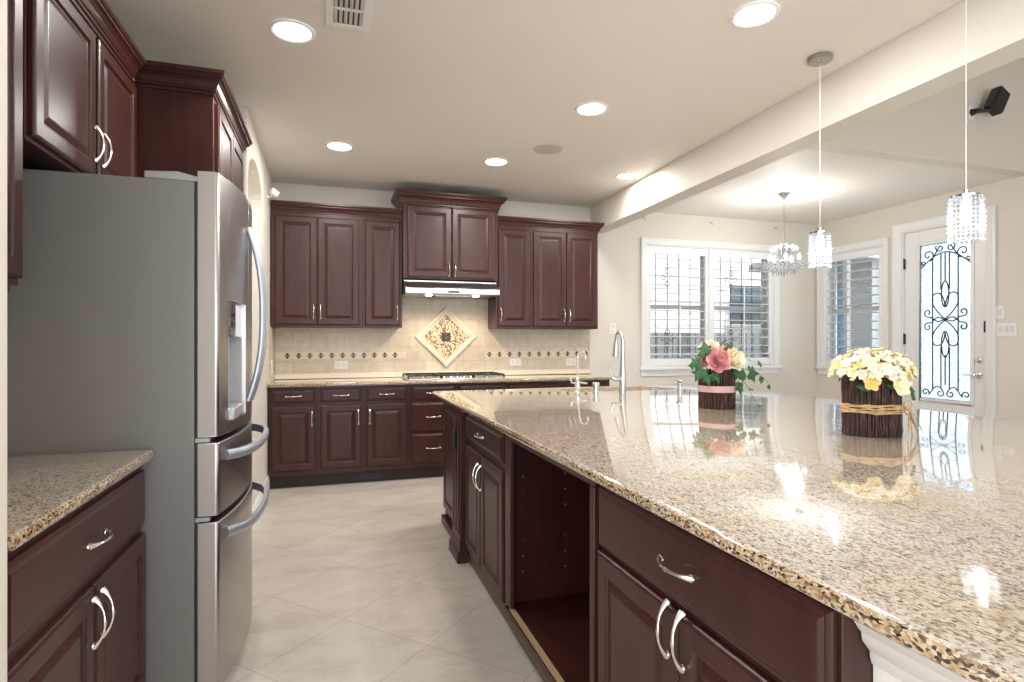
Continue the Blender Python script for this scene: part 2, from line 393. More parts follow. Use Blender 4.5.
# ------------------------------------------------------------------ windows with shutters
def frame_box(b, x0, x1, z0, z1, w, y0, y1, wt=None, wb_=None):
    wt = wt or w; wb_ = wb_ or w
    b.box(x0, x0+w, y0, y1, z0, z1); b.box(x1-w, x1, y0, y1, z0, z1)
    b.box(x0+w, x1-w, y0, y1, z1-wt, z1); b.box(x0+w, x1-w, y0, y1, z0, z0+wb_)
def window(name, loc, rz, w, z0, z1, panels, sashes, caswid=.07, tilt=8, nl=12, leaded=False):
    """local: x 0..w is the wall hole, wall face at y=0, room at -y, outside at +y"""
    t = struct(empty(name, loc, rz))
    c = MB(); cw = caswid
    frame_box(c, -cw, w+cw, z0-.0, z1+cw, cw, -.022, -.001, wb_=.001)
    frame_box(c, -cw, w+cw, z0-.0, z1+cw, .018, -.032, -.0225, wb_=.001)
    c.build('casing', TRIM, t, bevel=.003)
    MB().box(-cw-.02, w+cw+.02, -.055, .0, z0-.028, z0).box(-cw, w+cw, -.018, -.001, z0-.10, z0-.029).build('sill', TRIM, t, bevel=.004)
    j = MB(); frame_box(j, .0005, w-.0005, z0+.0005, z1-.0005, .014, .0, .19); j.build('jamb', TRIM, t)
    # window sashes
    for k, (a, b_) in enumerate(sashes):
        zm = (z0+z1)/2-.0
        f = MB(); frame_box(f, a, b_, z0+.015, z1-.015, .04, .12, .16); f.box(a+.04, b_-.04, .115, .16, zm-.025, zm+.025)
        fo = f.build('sash', simple_dark_sash, t)
        MB().box(a+.04, b_-.04, .138, .142, z0+.055, z1-.055).build('pane', GLASS, fo)
        if leaded:
            g = MB(); n = 5
            for i in range(1, n):
                x = a+.04+(b_-a-.08)*i/n; g.box(x-.004, x+.004, .130, .1375, z0+.055, z1-.055)
            m_ = 9
            for i in range(1, m_):
                z = z0+.055+(z1-z0-.11)*i/m_; g.box(a+.04, b_-.04, .130, .1375, z-.003, z+.003)
            for zc_ in (z1-.36, z0+.34):
                xc = a+.04+(b_-a-.08)*.4
                for q in range(4):
                    an = q*pi/2+pi/4*0
                    g.tube([(xc+.055*cos(an)+.03*cos(th), .133, zc_+.055*sin(an)*1.4+.03*sin(th)) for th in [i*pi/5 for i in range(10)]], .005, 5, closed=True)
            g.build('leaded_grille', simple_lead, fo)
    for (a, b_) in panels:
        f = MB(); frame_box(f, a, b_, z0+.017, z1-.017, .048, .006, .034, wt=.085, wb_=.085)
        fo = f.build('shutter_panel', SHUT, t, bevel=.003)
        la, lb = z0+.102, z1-.102; pitch = (lb-la)/nl
        l = MB()
        for i in range(nl):
            zc_ = la+pitch*(i+.5)
            Mt = Matrix.Translation((0, .020, zc_)) @ Matrix.Rotation(radians(tilt), 4, 'X')
            hw = .044
            l.loft([[(x, y, z) for y, z in ((-hw, 0), (-hw*.7, .0042), (0, .0058), (hw*.7, .0042), (hw, 0), (hw*.7, -.0042), (0, -.0058), (-hw*.7, -.0042))] for x in (a+.0495, b_-.0495)], M=Mt)
        l.build('louvers', SHUT, fo)
        xm = (a+b_)/2
        MB().box(xm-.006, xm+.006, -.036, -.028, la+.02, lb-.02).build('tilt_rod', SHUT, fo)
    return t
simple_dark_sash = simple('sash_frame', (.55, .56, .56), .4)
simple_lead = simple('lead_came', (.10, .10, .11), .4, metal=.5)
w1 = window('window_1', (WBH[0], YB, 0), 0, WBH[1]-WBH[0], WBH[2], WBH[3],
       [(.014, .865), (.895, 1.806)], [(.016, .89), (.93, 1.804)], leaded=True, nl=12)
MB().box(.866, .894, -.004, .034, WBH[2]+.016, WBH[3]-.016).build('centre_post', SHUT, w1)
w2 = window('window_2', (XR, WRH[1], 0), -pi/2, WRH[1]-WRH[0], WRH[2], WRH[3],
       [(.014, WRH[1]-WRH[0]-.014)], [(.016, WRH[1]-WRH[0]-.016)], nl=12, tilt=-6)

# ------------------------------------------------------------------ glazed door
def spiral(cx, cz, r0, r1, a0, a1, n=18):
    return [(cx+(r0+(r1-r0)*i/n)*cos(a0+(a1-a0)*i/n), cz+(r0+(r1-r0)*i/n)*sin(a0+(a1-a0)*i/n)) for i in range(n+1)]
def catmull(P, n=6):
    P = [P[0]]+list(P)+[P[-1]]; out = []
    for i in range(1, len(P)-2):
        p0, p1, p2, p3 = P[i-1:i+3]
        for k in range(n):
            t = k/n
            out.append(tuple(.5*((2*b)+(c-a)*t+(2*a-5*b+4*c-d)*t*t+(-a+3*b-3*c+d)*t**3) for a, b, c, d in zip(p0, p1, p2, p3)))
    out.append(tuple(P[-2])); return out
def make_door():
    W_ = DRH[1]-DRH[0]
    t = struct(empty('door_1', (XR, DRH[1], 0), -pi/2))     # local x runs toward the camera side, y outward
    c = MB(); H = DRH[3]
    prof = [(0, 0), (0, .012), (.012, .018), (.055, .020), (.07, .028), (.085, .028), (.085, 0)]
    # casing as a mitred sweep: (out from opening, projection)
    def loop(x, z, dx, dz): return [(x+dx*o, -.001-pr, z+dz*o) for o, pr in prof]
    c.loft([loop(0, 0, -1, 0), loop(0, H, -1, 1), loop(W_, H, 1, 1), loop(W_, 0, 1, 0)])
    c.build('casing', TRIM, t)
    j = MB(); j.box(0.0005, .016, 0, .19, 0, H); j.box(W_-.016, W_-.0005, 0, .19, 0, H); j.box(.016, W_-.016, 0, .19, H-.016, H-.0005); j.build('jamb', TRIM, t)
    x0, x1, z0, z1 = .019, W_-.019, .012, H-.019
    gx0, gx1, gz0, gz1 = .175, W_-.145, .665, 2.30
    s = MB()
    for yy0, yy1 in ((.030, .072),):
        s.box(x0, gx0, yy0, yy1, z0, z1); s.box(gx1, x1, yy0, yy1, z0, z1)
        s.box(gx0, gx1, yy0, yy1, z0, gz0); s.box(gx0, gx1, yy0, yy1, gz1, z1)
    slab = s.build('door_slab', TRIM, t, bevel=.002)
    m = MB(); frame_box(m, gx0-.022, gx1+.022, gz0-.022, gz1+.022, .032, .018, .0295); m.build('glass_moulding', TRIM, slab, bevel=.005)
    pr = MB(); 
    frame_box(pr, x0+.14, x1-.14, .16, .56, .03, .020, .0295); pr.build('lower_panel', TRIM, slab, bevel=.006)
    MB().box(gx0+.001, gx1-.001, .045, .057, gz0+.001, gz1-.001).build('glass_pane', FROST, slab)
    # wrought iron scroll work, drawn on the pane (x from the hinge side as seen from the room)
    g = MB(); gw, gh = gx1-gx0, gz1-gz0
    def P(u, v): return (gx0+u*gw, .036, gz1-v*gh)       # u,v in 0..1 from the top left corner
    def T(pts, r=.0066): g.tube([P(*p) for p in pts], r, 6)
    asp = gw/gh
    def sc(u, v, r0, r1, a0, a1, n=20):
        return [(u+(r0+(r1-r0)*i/n)*cos(a0+(a1-a0)*i/n), v+(r0+(r1-r0)*i/n)*sin(a0+(a1-a0)*i/n)*asp) for i in range(n+1)]
    T([(.02, 0), (.02, 1)]); T([(.98, 0), (.98, 1)])
    T([(.02, .005), (.98, .005)]); T([(.02, .995), (.98, .995)])
    arch = [(.02+.96*i/16, .155-.09*sin(pi*i/16)) for i in range(17)]; T(arch, .0065)
    for u in (.26, .42, .58, .74):
        vt = .155-.09*sin(pi*(u-.02)/.96)
        if u in (.42, .58): T([(u, vt), (u, .30)]); T([(u, .62 if 0 else .66), (u, .925)])
        else: T([(u, vt), (u, .93)])
    T([(.5, .07), (.5, .25)]); T([(.5, .71), (.5, .90)])
    # scrolls above the arch
    for m_ in (0, 1):
        f = (lambda L: [(1-a, b) for a, b in L]) if m_ else (lambda L: L)
        T(f(sc(.17, .075, .015, .12, 0, 2.4*pi)+[(.30, .075), (.40, .02)]))
        T(f(sc(.40, .035, .015, .085, pi, 3.2*pi)))
        T(f(sc(.07, .125, .01, .05, 0, 2*pi)))
        # centre: crossing curves ending in curls
        T(f(sc(.17, .445, .02, .085, .5*pi, -1.6*pi)+catmull([(.24, .475), (.36, .50), (.50, .485), (.64, .44), (.74, .385), (.72, .33), (.60, .325), (.53, .36), (.50, .41)])))
        T(f(sc(.17, .535, .02, .085, -.5*pi, 1.6*pi)+catmull([(.24, .505), (.36, .475), (.50, .495), (.64, .535), (.74, .59), (.72, .645), (.60, .65), (.53, .62), (.50, .57)])))
        pass
        pass
    for vc in (.33, .645): T([(.5+.07*cos(a), vc+.082*sin(a)) for a in [2*pi*i/20 for i in range(21)]])
    for m_ in (0, 1):
        f = (lambda L: [(1-a, b) for a, b in L]) if m_ else (lambda L: L)
        # bottom scrolls
        T(f(sc(.12, .955, .02, .075, 0, 2.2*pi)+catmull([(.22, .955), (.32, .915), (.42, .925), (.47, .955)])+sc(.40, .955, .07, .02, 0, 1.8*pi)))
    g.build('iron_scrollwork', IRON, slab)
    for z in (.35, 1.30, 2.12):
        MB().box(.010, .026, .010, .0295, z-.055, z+.055).tube([(.018, .010, z-.06), (.018, .010, z+.06)], .007, 8).build('hinge', BLACKM, slab)
    k = MB(); xk = x1-.065
    k.lathe([(.030, 0), (.030, .008), (.014, .012), (.012, .035)], 16, M=Matrix.Translation((xk, .0295, 1.09)) @ Matrix.Rotation(pi/2, 4, 'X'))
    k.build('deadbolt', NICKEL, slab)
    k = MB(); k.lathe([(.032, 0), (.032, .008), (.014, .014), (.012, .05)], 16, M=Matrix.Translation((xk, .0295, .945)) @ Matrix.Rotation(pi/2, 4, 'X'))
    k.tube([(xk, -.022, .945), (xk-.05, -.026, .948), (xk-.11, -.02, .942)], [.010, .009, .007], 8)
    k.build('lever_handle', NICKEL, slab)
    MB().box(W_-.022, W_-.002, -.006, -.0005, 1.36, 1.47).build('latch', BLACKM, t)
    MB().box(0, W_, 0.0, .2, -.0, .011).build('threshold', NICKEL, t)
make_door()

# ------------------------------------------------------------------ cabinet parts
def rect(x0, x1, z0, z1, y): return [(x0, y, z0), (x1, y, z0), (x1, y, z1), (x0, y, z1)]
def nested(x0, x1, z0, z1, rings, yb=.019):
    b = MB(); loops = [rect(x0, x1, z0, z1, yb)]
    for ins, y in rings: loops.append(rect(x0+ins, x1-ins, z0+ins, z1-ins, y))
    return b.loft(loops)
def door_mesh(x0, x1, z0, z1):
    w = min(x1-x0, z1-z0); s = .052 if w > .3 else .045
    return nested(x0, x1, z0, z1, [(0, .007), (.003, .003), (.007, .001), (.010, 0), (s, 0), (s+.003, .002), (s+.006, .008), (s+.012, .009), (s+.034, .002), (s+.038, .0015)])
def drawer_mesh(x0, x1, z0, z1):
    return nested(x0, x1, z0, z1, [(0, .010), (.003, .006), (.008, .0045), (.012, .0045), (.019, .001), (.022, 0)])
_pull = {}
def pull_mesh(L=.125):
    n = 14; pts = []; R = []
    for i in range(n+1):
        t = i/n; s = (t-.5)
        y = -.004-.026*(1-abs(2*s)**2.6)
        pts.append((s*L, y, 0))
        e = abs(2*s)
        R.append(.0036+.0052*max(0, (e-.62)/.38)+.0022*math.exp(-(s/.05)**2))
    b = MB().tube(pts, R, 8, flat=1.0)
    for sgn in (-1, 1):
        b.ball((sgn*(L/2-.004), -.004, 0), .0094, 8, 6)
    return b
PULL = None
def add_pull(parent, x, z, vertical, L=.125):
    global PULL
    if PULL is None:
        PULL = pull_mesh().build('handle', NICKEL); PULL['proto'] = 1
        o = PULL; del o['proto']
    else:
        o = PULL.copy(); C.objects.link(o)
    o.parent = parent; o.location = (x, 0, z); o.rotation_euler = (0, pi/2 if vertical else 0, 0)
    return o
def crown(path, prof, zb):
    """mitred sweep along a plan path; profile is (outward, up); outward is to the right of the travel direction"""
    loops = []
    for i, p in enumerate(path):
        ns = []
        if i > 0: d = Vector(p)-Vector(path[i-1]); ns.append(Vector((d.y, -d.x)).normalized())
        if i < len(path)-1: d = Vector(path[i+1])-Vector(p); ns.append(Vector((d.y, -d.x)).normalized())
        if len(ns) == 2:
            m = ns[0]+ns[1]; m = m/(m.dot(ns[0]))
        else: m = ns[0]
        loops.append([(p[0]+m.x*o, p[1]+m.y*o, zb+u) for o, u in prof])
    return MB().loft(loops)
CROWN = [(0, 0), (.006, 0), (.006, .014), (.013, .018), (.013, .026), (.018, .032), (.026, .052), (.036, .064), (.046, .070), (.046, .078), (.052, .082), (.058, .090), (.058, .105), (0, .105)]
CROWN_BIG = [(0, 0), (.008, 0), (.008, .018), (.016, .024), (.016, .036), (.022, .044), (.032, .070), (.046, .088), (.062, .096), (.062, .106), (.070, .112), (.078, .124), (.078, .142), (0, .142)]

def cabinet(name, label, loc, rz, w, z0, z1, depth, fronts, cat='cabinet', toe=False, crownp=None, crown_prof=CROWN, crown_z=None,
            group=None, side=None, body=None):
    """local: doors' front at y=0, body y .02..depth, x 0..w.  fronts: (kind, x0, x1, z0, z1, handle)"""
    t = thing(name, label, cat, loc, rz, group)
    b = body or MB().box(0, w, .020, depth, z0, z1)
    b.build('carcass', side or WOOD_SIDE if side else WOOD, t, bevel=.0015)
    for k, a, b_, c, d, h in fronts:
        if k == 'door':
            o = door_mesh(a, b_, c, d).build('door', WOOD, t, smooth=False)
            if h:
                s, v = h; add_pull(o, a+.026 if s == 'l' else b_-.026, v, True)
        else:
            o = drawer_mesh(a, b_, c, d).build('drawer_front', WOOD, t, smooth=False)
            if h: add_pull(o, (a+b_)/2, (c+d)/2, False)
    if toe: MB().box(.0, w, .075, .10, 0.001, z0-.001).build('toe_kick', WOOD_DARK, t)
    if crownp: crown(crownp, crown_prof, crown_z or z1-.02).build('crown_moulding', WOOD, t, smooth=False)
    return t

YD = 5.24        # door plane of the back base cabinets
BASE = lambda w, n=1: None
G_B = 'base cabinets along the back wall'
def base_back(x0, x1, kind, label, hs='r'):
    w = x1-x0-.001
    if kind == 'door':
        fr = [('drawer', .022, w-.022, .742, .858, 1), ('door', .022, w-.022, .155, .712, (hs, .60))]
    elif kind == 'stack':
        fr = [('drawer', .022, w-.022, .742, .858, 1), ('drawer', .022, w-.022, .445, .712, 1), ('drawer', .022, w-.022, .155, .425, 1)]
    elif kind == 'double':
        h = w/2
        fr = [('drawer', .022, w-.022, .742, .858, 1), ('door', .022, h-.003, .155, .712, ('r', .60)), ('door', h+.003, w-.022, .155, .712, ('l', .60))]
    return cabinet('base_cabinet', label, (x0, YD, 0), 0, w, .11, .882, .55, fr, toe=True, group=G_B)
base_back(-.500, -.10, 'door', 'leftmost cherry base cabinet on the back wall, against the white side wall')
base_back(-.10, .290, 'door', 'second base cabinet from the left on the back wall, handle on the right side')
base_back(.290, .690, 'door', 'third back wall base cabinet, handle on the left edge, black grille below', 'l')
base_back(.690, 1.137, 'stack', 'base cabinet with three stacked drawers, left of centre under the cooktop')
base_back(1.137, 1.63, 'stack', 'drawer base cabinet under the right half of the cooktop, mostly behind the island')
base_back(1.63, 2.19, 'double', 'base cabinet right of the cooktop, only its top drawer above the island')
base_back(2.19, 2.735, 'double', 'rightmost base cabinet on the back wall, behind the island faucets')
v = thing('toe_kick_grille', 'small black air grille in the toe kick of the back cabinets', 'vent', (.258, YD+.0745, .0))
MB().box(0, .21, -.006, 0, .018, .088).build('frame', BLACKM, v)
for i in range(5): MB().box(.008, .202, -.010, -.0065, .026+i*.012, .031+i*.012).build('slat', simple('grille_slat', (.03, .03, .03), .4) if i == 0 else bpy.data.materials['grille_slat'], v)

# countertops
def rr(x0, x1, y0, y1, r, n=5):
    out = []
    rs = r if isinstance(r, (tuple, list)) else (r,)*4
    for (cx, cy, a), q in zip(((x1-rs[0], y0+rs[0], -pi/2), (x1-rs[1], y1-rs[1], 0), (x0+rs[2], y1-rs[2], pi/2), (x0+rs[3], y0+rs[3], pi)), rs):
        for i in range(n+1): out.append((cx+q*cos(a+pi/2*i/n), cy+q*sin(a+pi/2*i/n)))
    return out
def slab(x0, x1, y0, y1, z0, z1, r=.02, hole=None, e=.012):
    """countertop with a rounded edge and an optional hole loop"""
    t = z1-z0; bm = bmesh.new()
    prof = [(.004, 0), (0, .004), (0, t-e), (e*.10, t-e*.55), (e*.33, t-e*.22), (e*.62, t-e*.06), (e, t)]
    loops = []
    for ins, u in prof:
        P = rr(x0+ins, x1-ins, y0+ins, y1-ins, [max(.001, q-ins) for q in (r if isinstance(r, (list, tuple)) else (r,)*4)])
        loops.append([bm.verts.new((x, y, z0+u)) for x, y in P])
    n = len(loops[0])
    for a, b in zip(loops[:-1], loops[1:]):
        for i in range(n): bm.faces.new((a[i], a[(i+1) % n], b[(i+1) % n], b[i]))
    def edges(l): return [bm.edges.get((l[i], l[(i+1) % len(l)])) or bm.edges.new((l[i], l[(i+1) % len(l)])) for i in range(len(l))]
    if hole:
        h1 = [bm.verts.new((x, y, z1)) for x, y in hole]; h0 = [bm.verts.new((x, y, z0)) for x, y in hole]
        m = len(h1)
        for i in range(m): bm.faces.new((h1[i], h1[(i+1) % m], h0[(i+1) % m], h0[i]))
        bmesh.ops.triangle_fill(bm, use_beauty=True, edges=edges(loops[-1])+edges(h1))
        bmesh.ops.triangle_fill(bm, use_beauty=True, edges=edges(loops[0])+edges(h0))
    else:
        bm.faces.new(loops[-1]); bm.faces.new(loops[0][::-1])
    bmesh.ops.recalc_face_normals(bm, faces=bm.faces)
    return bm
def slab_obj(name, bm, m, parent=None):
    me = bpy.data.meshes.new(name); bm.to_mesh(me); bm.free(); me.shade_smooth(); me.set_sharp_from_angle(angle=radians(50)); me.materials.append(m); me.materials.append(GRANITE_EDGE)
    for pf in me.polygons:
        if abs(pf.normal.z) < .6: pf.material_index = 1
    o = bpy.data.objects.new(name, me); C.objects.link(o)
    if parent is not None: o.parent = parent
    return o
tag(slab_obj('granite_countertop', slab(XL+.002, 2.765, 5.205, 5.786, .884, .914, (.02, .002, .002, .002)), GRANITE),
    'speckled granite countertop running along the back wall, with the cooktop on it', 'countertop')

# backsplash
bs = thing('tile_backsplash', 'cream travertine tile backsplash on the back wall under the upper cabinets', 'backsplash')
MB().box(XL+.013, 2.765, YB-.012, YB-.001, .915, 1.86).build('wall_tiles', SPLASH, bs, smooth=False)
MB().box(XL+.0015, XL+.012, 5.215, YB-.0125, .915, 1.40).build('side_wall_tiles', SPLASH, bs, smooth=False)
MB().box(XL+.013, 2.765, YB-.020, YB-.0125, .915, .966).build('base_liner', FRAMETILE, bs, bevel=.004)
def band(x0, x1, n, c0, c1, side=False):
    o = MB().box(x0, x1, YB-.0145, YB-.0125, 1.105, 1.170).build('accent_band', BANDM, bs, smooth=False)
    q = .0150; y0 = YB-.018; y1 = YB-.015; proto = None
    for i in range(n):
        xc = c0+(c1-c0)*i/(n-1)
        if proto is None:
            b = MB()
            for dx, dz in ((0, .0152), (0, -.0152), (.0152, 0), (-.0152, 0)):
                b.loft([[(dx+q*ax, y, dz+q*az) for ax, az in ((1, 0), (0, 1), (-1, 0), (0, -1))] for y in (y1, y0)])
            proto = b.build('accent_motif', TILE_DARK, o, smooth=False, fix=False)
            proto.data.materials.append(TILE_TAN)
            for k, pf in enumerate(proto.data.polygons): pf.material_index = 0 if k < 12 else 1
            m_ = proto
        else:
            m_ = proto.copy(); C.objects.link(m_)
        m_.location = (xc, 0, 1.1375)
band(XL+.014, .73, 11, -.385, .620); band(1.56, 2.765, 11, 1.60, 2.715)
# medallion
md = thing('tile_medallion', 'diamond shaped mosaic medallion in a limestone frame above the cooktop', 'tile medallion', (1.138, YB-.0125, 1.319))
def diam(r, y): return [(r, y, 0), (0, y, r*.97), (-r, y, 0), (0, y, -r*.97)]
R = .325
MB().loft([diam(R, 0), diam(R, -.012), diam(R-.012, -.020), diam(R-.045, -.022), diam(R-.058, -.014), diam(R-.070, -.014), diam(R-.085, -.018), diam(R-.092, -.006)], True, False).build('frame', FRAMETILE, md)
MB().loft([diam(R-.092, 0), diam(R-.092, -.007)]).build('mosaic', MOSAIC, md, smooth=False)
c_ = MB()
for i in (-1, 1):
    for k in (-1, 1): c_.box(i*.0235-.0215, i*.0235+.0215, -.014, -.0075, k*.0235-.0215, k*.0235+.0215)
c_.build('centre_tile', TILE_DARK, md, bevel=.003)

def wall_plate(name, label, cat, loc, rz, w, h, kind, group=None):
    t = thing(name, label, cat, loc, rz, group)
    MB().box(-w/2, w/2, -.006, -.0005, -h/2, h/2).build('plate', PLATE, t, bevel=.002)
    if kind == 'outlet':
        for s in (-1, 1):
            if w > h: MB().box(s*w*.22-.014, s*w*.22+.014, -.009, -.0065, -.017, .017).build('socket', simple_sock, t, bevel=.001)
            else: MB().box(-.017, .017, -.009, -.0065, s*h*.22-.014, s*h*.22+.014).build('socket', simple_sock, t, bevel=.001)
    else:
        n = kind
        for i in range(n):
            x = (i-(n-1)/2)*.046
            MB().add([(x-.015, -.0065, -.03), (x+.015, -.0065, -.03), (x+.015, -.0065, .03), (x-.015, -.0065, .03),
                      (x-.015, -.008, -.03), (x+.015, -.008, -.03), (x+.015, -.013, .03), (x-.015, -.013, .03)],
                     [(0, 1, 2, 3), (4, 5, 6, 7), (0, 1, 5, 4), (1, 2, 6, 5), (2, 3, 7, 6), (3, 0, 4, 7)]).build('switch_rocker', simple_sock, t, bevel=.001)
    return t
simple_sock = simple('socket_plastic', (.70, .70, .68), .4)
yb_ = YB-.0185+.006
wall_plate('wall_outlet', 'white outlet plate under the left accent band on the backsplash', 'outlet', (.103, YB-.0125, 1.045), 0, .125, .078, 'outlet')
wall_plate('wall_outlet', 'white outlet plate on the backsplash between cooktop and filter faucet', 'outlet', (1.886, YB-.0125, 1.053), 0, .125, .078, 'outlet')
wall_plate('wall_outlet', 'white outlet plate at the right end of the backsplash, behind the filter faucet', 'outlet', (2.530, YB-.0125, 1.046), 0, .125, .078, 'outlet')
wall_plate('wall_outlet', 'white outlet plate on painted wall left of the large window', 'outlet', (3.05, YB, 1.42), 0, .085, .125, 'outlet')
wall_plate('wall_outlet', 'white outlet plate on the tiled side wall beside the refrigerator handles', 'outlet', (XL+.0125, 5.49, 1.046), pi/2, .085, .125, 'outlet')
wall_plate('light_switch', 'small white switch plate right of the glazed door, the upper one', 'light switch', (XR, 3.685, 1.545), -pi/2, .075, .125, 1)
wall_plate('light_switch', 'wide white three-rocker switch plate right of the glazed door', 'light switch', (XR, 3.632, 1.385), -pi/2, .172, .125, 3)

# ------------------------------------------------------------------ upper cabinets on the back wall
YU = 5.47
def upper(x0, x1, z0, z1, label, doors, cpath, yd=YU, prof=CROWN, cz=None):
    w = x1-x0
    return cabinet('upper_cabinet', label, (x0, yd, 0), 0, w, z0, z1, YB-.0015-yd if z0 > 1.5 else YB-.0125-yd, doors,
                   crownp=[(a, b) for a, b in cpath], crown_prof=prof, crown_z=cz, group='upper cabinets on the back wall')
dU = YB-.013-YU; dH = YB-.013-5.40
upper(-.500, .2895, 1.405, 2.44, 'two-door upper cabinet at the left end of the back wall',
      [('door', .030, .385, 1.425, 2.405, ('r', 1.545)), ('door', .392, .757, 1.425, 2.405, ('l', 1.545))],
      [(0, .02), (.7895, .02)], cz=2.422)
upper(.290, .655, 1.405, 2.44, 'single-door upper cabinet just left of the hood cabinet',
      [('door', .022, .343, 1.425, 2.405, ('r', 1.545))], [(0, .02), (.365, .02)], cz=2.422)
upper(1.585, 1.962, 1.405, 2.44, 'single-door upper cabinet just right of the range hood',
      [('door', .022, .357, 1.425, 2.405, ('l', 1.545))], [(0, .02), (.377, .02)], cz=2.422)
upper(1.9625, 2.715, 1.405, 2.44, 'two-door upper cabinet at the right end of the back wall',
      [('door', .022, .382, 1.425, 2.405, ('r', 1.545)), ('door', .390, .737, 1.425, 2.405, ('l', 1.545))],
      [(0, .02), (.7525, .02), (.7525, dU)], cz=2.422)
upper(.657, 1.583, 1.872, 2.62, 'raised two-door cabinet above the steel range hood',
      [('door', .040, .460, 1.885, 2.560, ('r', 1.965)), ('door', .466, .886, 1.885, 2.560, ('l', 1.965))],
      [(0, dH), (0, .02), (.926, .02), (.926, dH)], yd=5.40, prof=CROWN_BIG, cz=2.548)

# range hood
hd = thing('range_hood', 'stainless steel range hood under the raised cabinet, two lamps lit', 'range hood', (.665, 0, 0))
hp = [(YB-.013, 1.860), (5.44, 1.860), (5.44, 1.845), (5.31, 1.775), (5.31, 1.725), (5.33, 1.720), (YB-.013, 1.720)]
MB().loft([[(x, y, z) for y, z in hp] for x in (0, .91)]).build('canopy', HOODM, hd, bevel=.003)
MB().box(.40, .51, 5.306, 5.3095, 1.735, 1.752).build('badge', BLACKM, hd)
for x in (.23, .69):
    MB().lathe([(.034, 0), (.030, -.010)], 20, (x, 5.40, 1.7195)).build('lamp', HOODLAMP, hd)
MB().box(.30, .62, 5.42, 5.70, 1.708, 1.7195).build('filter', STEELB, hd, bevel=.003)
for x in (.23, .69):
    ld = bpy.data.lights.new('hood_light', 'SPOT'); ld.energy = 13; ld.color = (1, .80, .55); ld.spot_size = radians(150); ld.spot_blend = .6; ld.shadow_soft_size = .03
    lo = bpy.data.objects.new('hood_light', ld); C.objects.link(lo); lo.parent = hd; lo.location = (x, 5.40, 1.70)

# cooktop
ck = thing('gas_cooktop', 'stainless gas cooktop with black grates set in the back counter', 'cooktop', (1.15, 5.49, .9145))
MB().box(-.475, .475, -.225, .235, 0, .012).build('tray', HOODM, ck, bevel=.005)
for gx in (-.31, 0, .31):
    g = MB(); a = .150
    for s in (-1, 1):
        g.box(gx-a, gx+a, s*.20-.006, s*.20+.006, .034, .046); g.box(gx+s*a-.006, gx+s*a+.006, -.20, .20, .034, .046)
        for q in (-1, 1): g.box(gx+s*a-.007, gx+s*a+.007, q*.20-.007, q*.20+.007, .0125, .034)
    for k in (-.07, .07): g.box(gx+k-.005, gx+k+.005, -.20, .20, .036, .047)
    g.box(gx-a, gx+a, -.005, .005, .036, .047)
    g.build('grate', BLACKM, ck)
for bx_, by_ in ((-.31, -.10), (-.31, .11), (0, .05), (.31, -.10), (.31, .11)):
    MB().lathe([(.045, 0), (.045, .008), (.03, .010), (.03, .018), (.001, .020)], 18, (bx_, by_, .0125)).build('burner', CHROME, ck)
for i in range(5):
    MB().lathe([(.020, 0), (.018, .020), (.001, .022)], 14, (-.13+i*.065, -.19, .0125)).build('knob', CHROME, ck)

# ------------------------------------------------------------------ left side: fridge, cabinets
LX = -.583        # door plane of left base cabinet
lb = cabinet('base_cabinet', 'dark cherry base cabinet beside the refrigerator, under the short granite counter', (LX, 1.300, 0), pi/2, .893, .11, .882, .62,
        [('drawer', .012, .881, .672, .848, 1), ('door', .012, .443, .135, .640, ('r', .555)), ('door', .449, .881, .135, .640, ('l', .555))], toe=True)
tag(slab_obj('granite_countertop', slab(-1.233, -.562, 1.299, 2.203, .884, .914, (.002, .03, .002, .002)), GRANITE),
    'short speckled granite countertop at lower left, ending at the refrigerator side', 'countertop')
cabinet('upper_cabinet', 'upper cabinet at far left, its lower corner hanging over the left counter', (-.848, 1.300, 0), pi/2, .722, 1.44, 2.47, .362,
        [('door', .01, .355, 1.46, 2.43, None), ('door', .362, .712, 1.46, 2.43, None)], crownp=[(0, .02), (.722, .02)], crown_z=2.452, crown_prof=CROWN)
MB().box(.0, .70, .03, .05, 1.418, 1.439).build('light_rail', WOOD, [o for o in C.objects if o.get('label', '').startswith('upper cabinet at far left')][0])
XO = -.834
cabinet('upper_cabinet', 'two-door cabinet above the refrigerator, curved handles at its bottom', (XO, 2.030, 0), pi/2, .998, 1.873, 2.47, .382,
        [('door', .012, .480, 1.888, 2.43, ('r', 2.01)), ('door', .504, .950, 1.888, 2.43, ('l', 2.01))], crownp=[(0, .02), (.940, .02)], crown_z=2.452)
cabinet('tall_cabinet', 'tall pantry cabinet just beyond the refrigerator, reaching nearly to the ceiling', (-.512, 3.030, 0), pi/2, .90, .11, 2.47, .715,
        [('door', .045, .450, 1.50, 2.43, None), ('door', .457, .862, 1.50, 2.43, None), ('door', .045, .450, .135, 1.48, ('r', 1.2)), ('door', .457, .862, .135, 1.48, ('l', 1.2))],
        toe=True, crownp=[(0, .342), (0, .02), (.90, .02), (.90, .03)], crown_z=2.452)

